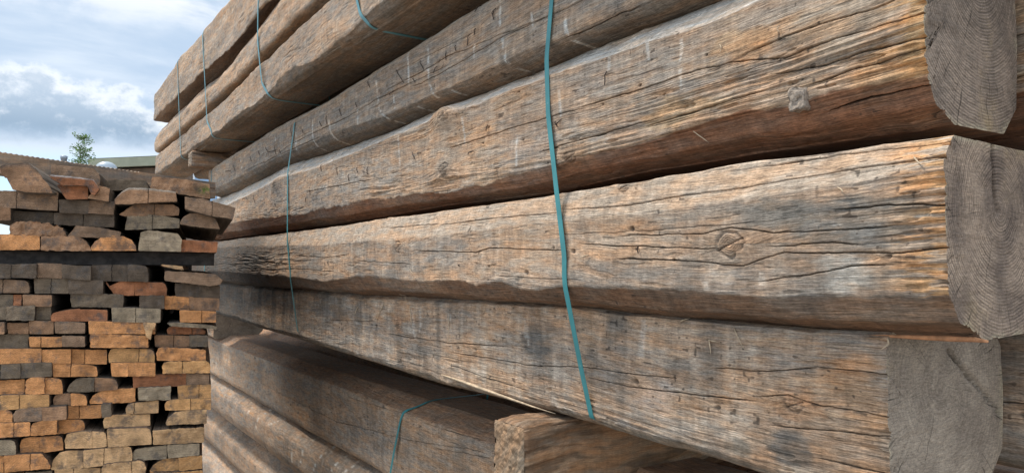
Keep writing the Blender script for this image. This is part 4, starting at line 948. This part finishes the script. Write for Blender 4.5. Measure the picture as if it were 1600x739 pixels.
# rows below the gap: (x0, x1, top left, top right, bottom left, bottom right, colour, shape)
ROWS = [
 [(0, 56, 413, 413, 433, 434, 'k', ''), (57, 96, 412, 413, 433, 434, 'b', ''), (97, 141, 414, 416, 434, 437, 'k', ''), (144, 199, 415, 415, 438, 439, 'k', ''), (200, 231, 414, 416, 439, 440, 'k', 'R')],
 [(0, 45, 437, 439, 457, 457, 'b', 'R'), (54, 106, 436, 436, 458, 458, 'g', ''), (107, 160, 437, 439, 458, 459, 'k', ''), (165, 209, 440, 441, 461, 461, 'r', 'l'), (210, 260, 441, 442, 461, 461, 'r', 'R'), (274, 343, 443, 447, 462, 466, 'k', '')],
 [(0, 20, 460, 461, 478, 478, 'g', ''), (21, 33, 461, 461, 478, 477, 'r', ''), (36, 80, 461, 462, 478, 478, 't', ''), (111, 192, 459, 461, 479, 480, 'g', ''), (218, 256, 463, 463, 482, 482, 'k', ''), (257, 295, 463, 464, 482, 483, 'o', ''), (296, 342, 464, 467, 483, 484, 't', '')],
 [(0, 9, 480, 480, 499, 499, 'g', ''), (10, 53, 479, 478, 500, 500, 'g', ''), (54, 79, 478, 478, 499, 499, 'g', ''), (80, 124, 488, 483, 501, 501, 'r', 'L'), (125, 167, 484, 485, 501, 501, 'r', ''), (175, 250, 481, 483, 502, 503, 's', ''), (281, 337, 485, 487, 503, 503, 'o', '')],
 [(0, 6, 504, 504, 521, 521, 't', ''), (12, 44, 505, 505, 521, 521, 't', ''), (46, 83, 502, 502, 521, 521, 't', ''), (86, 132, 503, 505, 520, 520, 'b', ''), (139, 242, 502, 504, 521, 521, 'o', ''), (262, 320, 510, 512, 521, 521, 'r', 'LR')],
 [(0, 44, 523, 523, 545, 543, 'g', ''), (46, 96, 527, 527, 541, 541, 'o', ''), (97, 132, 525, 526, 541, 541, 'b', ''), (141, 231, 522, 525, 542, 542, 'o', ''), (242, 295, 524, 525, 541, 541, 't', ''), (296, 324, 525, 525, 541, 541, 'g', '')],
 [(0, 64, 546, 545, 569, 565, 'o', ''), (66, 110, 547, 546, 567, 567, 'o', ''), (111, 166, 546, 547, 567, 568, 'o', ''), (170, 241, 545, 546, 566, 565, 'y', 'LR'), (245, 321, 543, 547, 562, 563, 'o', 'L')],
 [(0, 31, 570, 569, 592, 590, 'g', ''), (32, 80, 568, 567, 590, 587, 'g', ''), (83, 152, 567, 571, 588, 587, 'o', 'R'), (174, 199, 567, 567, 587, 587, 'o', ''), (200, 242, 567, 567, 587, 587, 'o', ''), (254, 328, 565, 564, 583, 582, 'y', 'LR')],
 [(0, 38, 595, 593, 616, 614, 'o', ''), (40, 69, 591, 590, 615, 614, 'o', 'L'), (70, 97, 590, 592, 615, 614, 'o', 'R'), (105, 147, 592, 591, 612, 611, 'g', 'LL'), (148, 183, 590, 592, 611, 608, 't', 'R'), (208, 290, 587, 584, 605, 602, 'r', ''), (291, 326, 584, 585, 602, 600, 'b', '')],
 [(1, 76, 618, 617, 640, 634, 'y', ''), (84, 110, 616, 615, 633, 633, 't', 'L'), (111, 135, 615, 617, 633, 632, 'o', 'R'), (141, 211, 611, 606, 630, 627, 'o', 'LL'), (216, 266, 606, 604, 625, 624, 's', ''), (278, 329, 603, 601, 623, 621, 'y', '')],
 [(0, 19, 641, 641, 659, 659, 'o', 'R'), (22, 65, 640, 637, 658, 657, 'b', 'L'), (66, 103, 637, 635, 657, 654, 't', ''), (105, 158, 635, 633, 653, 652, 'o', ''), (159, 173, 633, 632, 652, 650, 'g', ''), (197, 247, 631, 626, 646, 644, 'p', 'L'), (258, 329, 625, 623, 640, 639, 'y', 'L')],
 [(0, 46, 662, 660, 684, 680, 'o', ''), (48, 88, 660, 657, 680, 677, 'o', 'L'), (89, 131, 657, 655, 677, 672, 'o', 'R'), (162, 234, 649, 647, 668, 664, 'p', 'L'), (260, 322, 643, 640, 663, 661, 'p', 'LL')],
 [(0, 24, 689, 688, 711, 709, 's', 'R'), (32, 60, 685, 683, 708, 707, 'o', 'L'), (61, 98, 683, 681, 707, 702, 'o', 'R'), (102, 143, 677, 674, 700, 699, 'p', 'L'), (144, 166, 674, 675, 699, 697, 'p', 'R'), (168, 236, 671, 669, 698, 693, 'p', 'R'), (239, 318, 673, 668, 694, 690, 'p', '')],
 [(0, 5, 713, 713, 737, 737, 'o', ''), (7, 78, 712, 709, 737, 731, 'o', 'RR'), (80, 130, 706, 704, 733, 730, 'p', 'LL'), (131, 206, 704, 697, 730, 721, 'p', 'R'), (208, 260, 701, 696, 719, 716, 's', 'L'), (262, 311, 695, 693, 715, 710, 's', '')],
 [(0, 37, 740, 739, 760, 759, 'o', ''), (40, 80, 738, 736, 758, 757, 'g', ''), (86, 156, 734, 731, 755, 750, 'p', ''), (159, 227, 725, 720, 744, 742, 'p', 'RL'), (235, 279, 719, 716, 738, 735, 'y', 'LL'), (280, 315, 715, 712, 735, 731, 'y', '')],
 [(0, 60, 762, 761, 782, 780, 'o', ''), (66, 150, 760, 756, 779, 776, 't', ''), (158, 235, 748, 745, 768, 764, 'o', ''), (240, 315, 740, 735, 758, 754, 'y', '')],
]
ORDN = ['first', 'second', 'third', 'fourth', 'fifth', 'sixth', 'seventh', 'eighth']
RN = ['first', 'second', 'third', 'fourth', 'fifth', 'sixth', 'seventh', 'eighth', 'ninth', 'tenth', 'eleventh', 'twelfth', 'thirteenth', 'fourteenth', 'fifteenth', 'lowest']
for ri, row in enumerate(ROWS):
    for bi, (x0, x1, a, b, c_, d, col_, shp) in enumerate(row):
        rn = random.Random(ri*31+bi)
        x0 = -22 if x0 == 0 else x0; e = min((x1-x0)*0.28, 9); hgt = c_-a
        pl = []
        # corners clockwise from the top left, wane where the shape says so
        if 'LL' in shp: pl += [(x0, c_-3), (x0+e*0.5, a+hgt*0.42), (x0+e*1.6, a+1)]
        elif 'L' in shp: pl += [(x0, a+hgt*0.45), (x0+e*0.35, a+2), (x0+e*0.9, a)]
        elif 'l' in shp: pl += [(x0, a), (x0+6, a+8)]
        else: pl += [(x0, a+0.4), (x0+0.6, a)]
        mx = (x0+x1)/2; pl += [(mx, (a+b)/2+rn.uniform(-.7, .7))]
        if 'RR' in shp: pl += [(x1-e*1.6, b), (x1-e*0.5, b+hgt*0.4), (x1, d-4)]
        elif 'R' in shp: pl += [(x1-e*0.8, b), (x1-e*0.25, b+2.5), (x1, b+hgt*0.5)]
        else: pl += [(x1-0.6, b), (x1, b+0.4)]
        pl += [(x1-0.2, d), (mx, (c_+d)/2+rn.uniform(-.4, .4)), (x0+(15 if 'l' in shp else 1), c_)]
        split = (x1-x0) > 45 and rn.random() < 0.45
        nm = BN[col_]
        pos = ORDN[bi]
        lb = f'{nm} board end, {pos} from the left in the {RN[ri]} row under the dark gap'
        if bi == len(row)-1: lb = f'{nm} board end at the right side of the {RN[ri]} row under the dark gap'
        board(pl, col_, 300+ri*20+bi, lb, off=rn.uniform(-0.025, 0.03), chk=rn.uniform(-0.03, 0.03) if split else None,
              rough=rn.choice([0.001, 0.0015, 0.0025, 0.004]), length=rn.uniform(1.6, 1.8), group='sawn boards of the lower stack')
board([(258, 424), (297, 426), (336, 429), (347, 438), (344, 444), (328, 446), (258, 438)], 'b', 901, 'warped dark board poking out at the right, in the first row under the dark gap', off=-0.03, group='sawn boards of the lower stack')
board([(252, 414), (270, 415), (284, 417), (286, 421), (270, 419)], 'p', 902, 'thin pale sliver of board inside the dark gap', off=0.02, group='sawn boards of the lower stack')
board([(262, 505), (285, 505), (322, 508), (338, 511), (337, 514), (320, 512), (283, 510), (268, 509)], 's', 903, 'thin curved silver board edge on the right, fifth row under the dark gap', off=-0.03, group='sawn boards of the lower stack')
board([(224, 504), (243, 505), (238, 512), (235, 530), (229, 526), (227, 512)], 'p', 904, 'broken pinkish chip hanging over the fifth row of board ends', off=-0.05, length=0.12, group='sawn boards of the lower stack')
# crosswise spacers that part the two halves of the stack
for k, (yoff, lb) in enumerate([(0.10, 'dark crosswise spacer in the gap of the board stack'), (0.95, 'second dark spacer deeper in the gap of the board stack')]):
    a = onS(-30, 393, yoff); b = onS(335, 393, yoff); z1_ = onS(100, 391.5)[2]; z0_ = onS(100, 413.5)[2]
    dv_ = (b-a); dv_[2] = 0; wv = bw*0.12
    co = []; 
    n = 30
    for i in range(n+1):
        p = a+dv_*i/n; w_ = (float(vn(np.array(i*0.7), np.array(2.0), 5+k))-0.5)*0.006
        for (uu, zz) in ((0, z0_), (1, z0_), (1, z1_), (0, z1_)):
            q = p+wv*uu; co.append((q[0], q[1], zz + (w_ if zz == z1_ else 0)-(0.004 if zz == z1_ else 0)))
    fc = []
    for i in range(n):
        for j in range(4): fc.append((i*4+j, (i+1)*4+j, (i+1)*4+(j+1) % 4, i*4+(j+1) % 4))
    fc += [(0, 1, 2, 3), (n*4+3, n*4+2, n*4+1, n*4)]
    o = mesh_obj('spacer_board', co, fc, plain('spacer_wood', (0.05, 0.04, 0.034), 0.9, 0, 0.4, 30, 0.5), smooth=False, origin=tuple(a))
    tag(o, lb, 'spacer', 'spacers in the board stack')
a = onS(-40, 400, 1.95); b = onS(300, 400, 1.95); dv_ = b-a; dv_[2] = 0; co = []  # dark panel added behind the boards to keep light out of their gaps
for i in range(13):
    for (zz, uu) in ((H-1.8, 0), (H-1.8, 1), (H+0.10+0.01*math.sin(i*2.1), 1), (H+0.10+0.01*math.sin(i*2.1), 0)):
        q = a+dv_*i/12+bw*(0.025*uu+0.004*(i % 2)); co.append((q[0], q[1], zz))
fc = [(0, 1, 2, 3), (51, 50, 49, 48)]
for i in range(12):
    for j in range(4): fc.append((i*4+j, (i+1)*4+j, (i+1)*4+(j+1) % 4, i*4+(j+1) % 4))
tag(mesh_obj('gap_blocker', co, fc, plain('gap_blocker_dark', (0.06, 0.05, 0.042), 0.9, 0, 0.4, 12, 0.4), smooth=False, origin=tuple(a)), 'dark panel added behind the board stack to darken its gaps', 'panel')
# supports at the foot of the stack
for k, yo in enumerate((0.25, 1.3)):
    a = onS(20, 700, yo); b = onS(300, 700, yo); zt2 = onS(100, 786)[2]
    dv_ = b-a; dv_[2] = 0; wv = bw*0.2; e = 0.015
    co = []; a0 = a.copy()
    prof = [(0, e), (0, 1-e), (0.02, 1), (0.98, 1), (1, 1-e), (1, e), (0.98, 0), (0.02, 0)]
    for end in (0, 1):
        for (u, v) in prof:
            q = a+dv_*end+wv*u; co.append((q[0], q[1], 0.0+v*zt2))
    fc = [tuple(range(8))[::-1], tuple(range(8, 16))]+[(i, (i+1) % 8, 8+(i+1) % 8, 8+i) for i in range(8)]
    o = mesh_obj('concrete_block', co, fc, plain('concrete', (0.3, 0.29, 0.27), 0.9, 0, 0.2, 8, 0.4), smooth=False, origin=tuple(a))
    tag(o, 'concrete block under the front of the board stack' if k == 0 else 'concrete block under the back of the board stack', 'block', 'blocks under the board stack')

# ------------------------------------------------------------------ long beam lying across the board stack
def cross_beam():
    zt3 = H+0.555; th_ = 0.105; wd = 0.11
    def hitz(x, y, z):
        r = ray(x, y); k = (z-H)/r[2]; return np.array([0, 0, H])+r*k
    a = hitz(-60, 228, zt3); b = hitz(337, 285.5, zt3)
    dr = b-a; Ld = np.linalg.norm(dr); dr /= Ld; nr = np.array([dr[1], -dr[0], 0])
    if nr@fwd > 0: nr = -nr                             # towards the viewer
    n = 420
    s = np.linspace(0, Ld, n); prof = []
    def seg(p, q, k): 
        for i in range(k): prof.append((p[0]+(q[0]-p[0])*i/k, p[1]+(q[1]-p[1])*i/k))
    seg((0, 0), (0, -th_), 60); seg((0, -th_), (-wd, -th_), 8); seg((-wd, -th_), (-wd, 0), 8); seg((-wd, 0), (0, 0), 24)
    pr = np.array(prof); m_ = len(pr)
    S = s[None, :]+0*pr[:, :1]; V = np.cumsum(np.r_[0, np.linalg.norm(np.diff(pr, axis=0), axis=1)])[:, None]+0*S
    h = (fb(S*4, V*60, 131, 3)-0.5)*0.004 + (fb(S*2, V*7, 132, 2)-0.5)*0.006
    q = np.abs(pr[:, 1:2]+0.045+(fb(S*2, 0*S, 133, 2)-0.5)*0.02); h = h - 0.008*np.exp(-(q/0.002)**2)*ss(0.5, 0.6, fb(S*1.5, 0*S+4, 134, 2))
    saw = (np.abs(((S*38) % 1)-0.5)*0.012)*(S < Ld*0.62)*(np.abs(pr[:, 1:2]) < 0.004)
    cpt = a[None, None]+dr[None, None]*S[..., None]+nr[None, None]*(pr[:, 0:1]+h)[..., None]+np.array([0, 0, 1.0])[None, None]*(pr[:, 1:2]-saw)[..., None]
    idx = np.arange(m_*n).reshape(m_, n); j2 = np.roll(idx, -1, 0)
    fc = np.stack([idx[:, :-1], idx[:, 1:], j2[:, 1:], j2[:, :-1]], -1).reshape(-1, 4)
    C = mixc(np.array([0.30, 0.25, 0.21])+0*S[..., None], np.array([0.42, 0.31, 0.225]), ss(.4, .65, fb(S*3, V*30, 135, 4)))
    C = mixc(C, SLATE, ss(.55, .7, fb(S*5, V*15, 136, 3))*0.5)
    guv = np.stack([S, V, 0*S], -1)
    o = mesh_obj('squared_beam', cpt, fc, M_WOOD_FAR, origin=tuple(a+np.array([0, 0, -th_])), attrs={'Col': ('FLOAT_COLOR', C.reshape(-1, 3)), 'guv': ('FLOAT_VECTOR', guv)})
    tag(o, 'long squared beam with a notched top edge lying across the board stack', 'beam')
    for e in (0, n-1):
        rim = cpt[:, e, :]; c = rim.mean(0); g = np.stack([rim, rim*0.5+c*0.5, np.broadcast_to(c, rim.shape)], 0)
        gi = np.arange(3*m_).reshape(3, m_); gj = np.roll(gi, -1, 1)
        qq = np.stack([gi[:-1], gj[:-1], gj[1:], gi[1:]], -1).reshape(-1, 4)
        child('sawn_end', g, qq, M_END, o, attrs={'wp': ('FLOAT_VECTOR', g), 'rim': ('FLOAT', 0*g[..., 0])})
cross_beam()

# ------------------------------------------------------------------ far background: building, dome, tree
def box_co(x0, x1, y0, y1, z0, z1): return [(x0, y0, z0), (x1, y0, z0), (x1, y1, z0), (x0, y1, z0), (x0, y0, z1), (x1, y0, z1), (x1, y1, z1), (x0, y1, z1)]
BOXF = [(0, 3, 2, 1), (4, 5, 6, 7), (0, 1, 5, 4), (1, 2, 6, 5), (2, 3, 7, 6), (3, 0, 4, 7)]
def building():
    d = 26.0
    L0 = atd(138, 249, d); R0 = atd(430, 240, d*0.93)
    ax = R0-L0; ax[2] = 0; Ld = np.linalg.norm(ax); ax /= Ld; dp = np.array([-ax[1], ax[0], 0]); 
    if dp@fwd < 0: dp = -dp
    ze = L0[2]-0.30                                  # eave underside
    root = D.objects.new('workshop_building', None); COL.objects.link(root); root.location = (L0[0], L0[1], 0)
    tag(root, 'low building with an olive roof edge beyond the board stack', 'building')
    def blk(name, u0, u1, v0, v1, z0, z1, mat):
        co = []
        for (x, y, z) in box_co(u0, u1, v0, v1, z0, z1):
            q = np.array([L0[0], L0[1], 0])+ax*x+dp*y; co.append((q[0], q[1], z))
        return child(name, co, BOXF, mat, root, smooth=False)
    blk('wall', 0.4, Ld-0.4, 0.6, 7.0, 0.0, ze, plain('brown_boards', (0.17, 0.115, 0.08), 0.8, 0, 0.25, 3))
    blk('fascia', 0.0, Ld, 0.0, 0.12, ze-0.02, L0[2], plain('olive_fascia', (0.27, 0.26, 0.175), 0.7, 0, 0.12, 2))
    blk('roof', -0.1, Ld+0.1, 0.14, 7.6, ze+0.06, L0[2]+0.05, plain('roof_felt', (0.12, 0.12, 0.09), 0.8, 0, 0.15, 2))
    for u in (4.0, 5.6, 7.2):
        w = blk('window', u, u+1.1, 0.52, 0.62, ze-1.7, ze-0.25, plain('white_frame', (0.75, 0.76, 0.76), 0.5))
        pn = blk('pane', u+0.1, u+1.0, 0.49, 0.515, ze-1.6, ze-0.35, plain('blue_glass', (0.25, 0.36, 0.50), 0.15)); pn.parent = w
        pn.location = (0, 0, 0)
    c = blk('chimney', -2.2, -2.0, 2, 2.3, 0, 0, M_KNOT); D.objects.remove(c)
building()
def dome():
    c = atd(166, 264, 17.0); r = 0.23; nu, nv = 40, 16; co = []; fc = []
    for i in range(nv):
        ph = (math.pi/2)*i/(nv-1)
        for j in range(nu):
            th = 2*math.pi*j/nu; co.append((c[0]+r*math.cos(ph)*math.cos(th), c[1]+r*math.cos(ph)*math.sin(th), c[2]+r*0.75*math.sin(ph)))
    for i in range(nv-1):
        for j in range(nu): fc.append((i*nu+j, i*nu+(j+1) % nu, (i+1)*nu+(j+1) % nu, (i+1)*nu+j))
    root = D.objects.new('storage_tank', None); COL.objects.link(root); root.location = (c[0], c[1], 0)
    tag(root, 'white domed tank top between the little tree and the building', 'tank')
    mt = plain('white_plastic', (0.34, 0.37, 0.39), 0.3, 0, 0.08, 6)
    child('dome', co, fc, mt, root)
    co = []; fc = []
    for z in (0, 0.6, 1.2, c[2]-0.03, c[2]):
        rr = r*1.02 if z < c[2]-0.01 else r
        for j in range(nu): th = 2*math.pi*j/nu; co.append((c[0]+rr*math.cos(th), c[1]+rr*math.sin(th), z))
    for i in range(4):
        for j in range(nu): fc.append((i*nu+j, i*nu+(j+1) % nu, (i+1)*nu+(j+1) % nu, (i+1)*nu+j))
    child('barrel', co, fc, mt, root)
dome()
def flue():
    c = atd(100, 243.5, 24.0); r0 = 0.09
    co = []; fc = []; nu = 20
    for (rr, z) in ((r0, 0), (r0, c[2]-0.12), (r0*1.15, c[2]-0.11), (r0*1.2, c[2]-0.02), (r0*0.8, c[2]), (0.01, c[2]+0.01)):
        for j in range(nu): th = 2*math.pi*j/nu; co.append((c[0]+rr*math.cos(th), c[1]+rr*math.sin(th), z))
    for i in range(5):
        for j in range(nu): fc.append((i*nu+j, i*nu+(j+1) % nu, (i+1)*nu+(j+1) % nu, (i+1)*nu+j))
    o = mesh_obj('flue_pipe', co, fc, plain('grey_metal', (0.25, 0.27, 0.29), 0.5, 0.6), origin=(c[0], c[1], 0))
    tag(o, 'tiny grey pipe top just above the long squared beam', 'pipe')
flue()
def tree():
    d = 15.0; topp = atd(124, 206, d); base = np.array([topp[0], topp[1], 0]); ht = topp[2]
    root = D.objects.new('birch_tree', None); COL.objects.link(root); root.location = tuple(base)
    tag(root, 'slim young birch rising behind the long squared beam', 'tree')
    rn = random.Random(5); npr = np.random.RandomState(5)
    n = 26; pts = [base+np.array([0.05*math.sin(i*0.4), 0.04*math.cos(i*0.6), ht*i/(n-1)*0.995]) for i in range(n)]
    co, fc = tube(pts, list(np.linspace(0.045, 0.003, n)), 8)
    child('trunk', co, fc, plain('birch_bark', (0.42, 0.41, 0.37), 0.8, 0, 0.4, 30), root)
    lco = []; lfc = []
    for b in range(150):
        f = rn.uniform(0.42, 0.995); z = ht*f; th = rn.uniform(0, 2*math.pi); ln = (0.08+0.62*(1-f)**0.6)*rn.uniform(0.55, 1.15)
        st = base+np.array([0.03, 0, z]); dirv = np.array([math.cos(th), math.sin(th), rn.uniform(0.5, 1.1)])
        bp = [st+dirv*ln*k/5*np.array([1, 1, 1-0.10*k]) for k in range(6)]
        c, f_ = tube(bp, list(np.linspace(0.006, 0.0015, 6)), 4)
        child('limb', c, f_, M_LIMB, root)
        for k in range(26):
            u = rn.uniform(0.15, 1.08); p = st+dirv*ln*u*np.array([1, 1, 1-0.5*u])+npr.normal(0, 0.028, 3)
            nrm = npr.normal(0, 1, 3); nrm /= np.linalg.norm(nrm); t1 = np.cross(nrm, (0.1, 0.2, 1)); t1 /= np.linalg.norm(t1); t2 = np.cross(nrm, t1); sz = rn.uniform(0.012, 0.026)
            i0 = len(lco); lco += [p-t1*sz, p+t2*sz*0.6, p+t1*sz, p-t2*sz*0.6]; lfc.append((i0, i0+1, i0+2, i0+3))
    mt, t, b = newmat('birch_leaf')
    g = t.n('ShaderNodeTexCoord').outputs['Object']
    t.put(b.inputs['Base Color'], t.mix(t.rng(t.noise(g, 14, 3, 0.6), .35, .65), (0.05, 0.10, 0.03), (0.13, 0.21, 0.07)))
    b.inputs['Roughness'].default_value = 0.6
    tr = t.n('ShaderNodeBsdfTranslucent', i_Color=(0.16, 0.26, 0.06, 1)); ms = t.n('ShaderNodeMixShader', i_0=0.35, i_1=b.outputs[0], i_2=tr.outputs[0])
    out = [n_ for n_ in mt.node_tree.nodes if n_.type == 'OUTPUT_MATERIAL'][0]; t.put(out.inputs[0], ms.outputs[0])
    child('crown', lco, lfc, mt, root, smooth=False)
M_LIMB = plain('birch_twig', (0.12, 0.09, 0.07), 0.8)
tree()
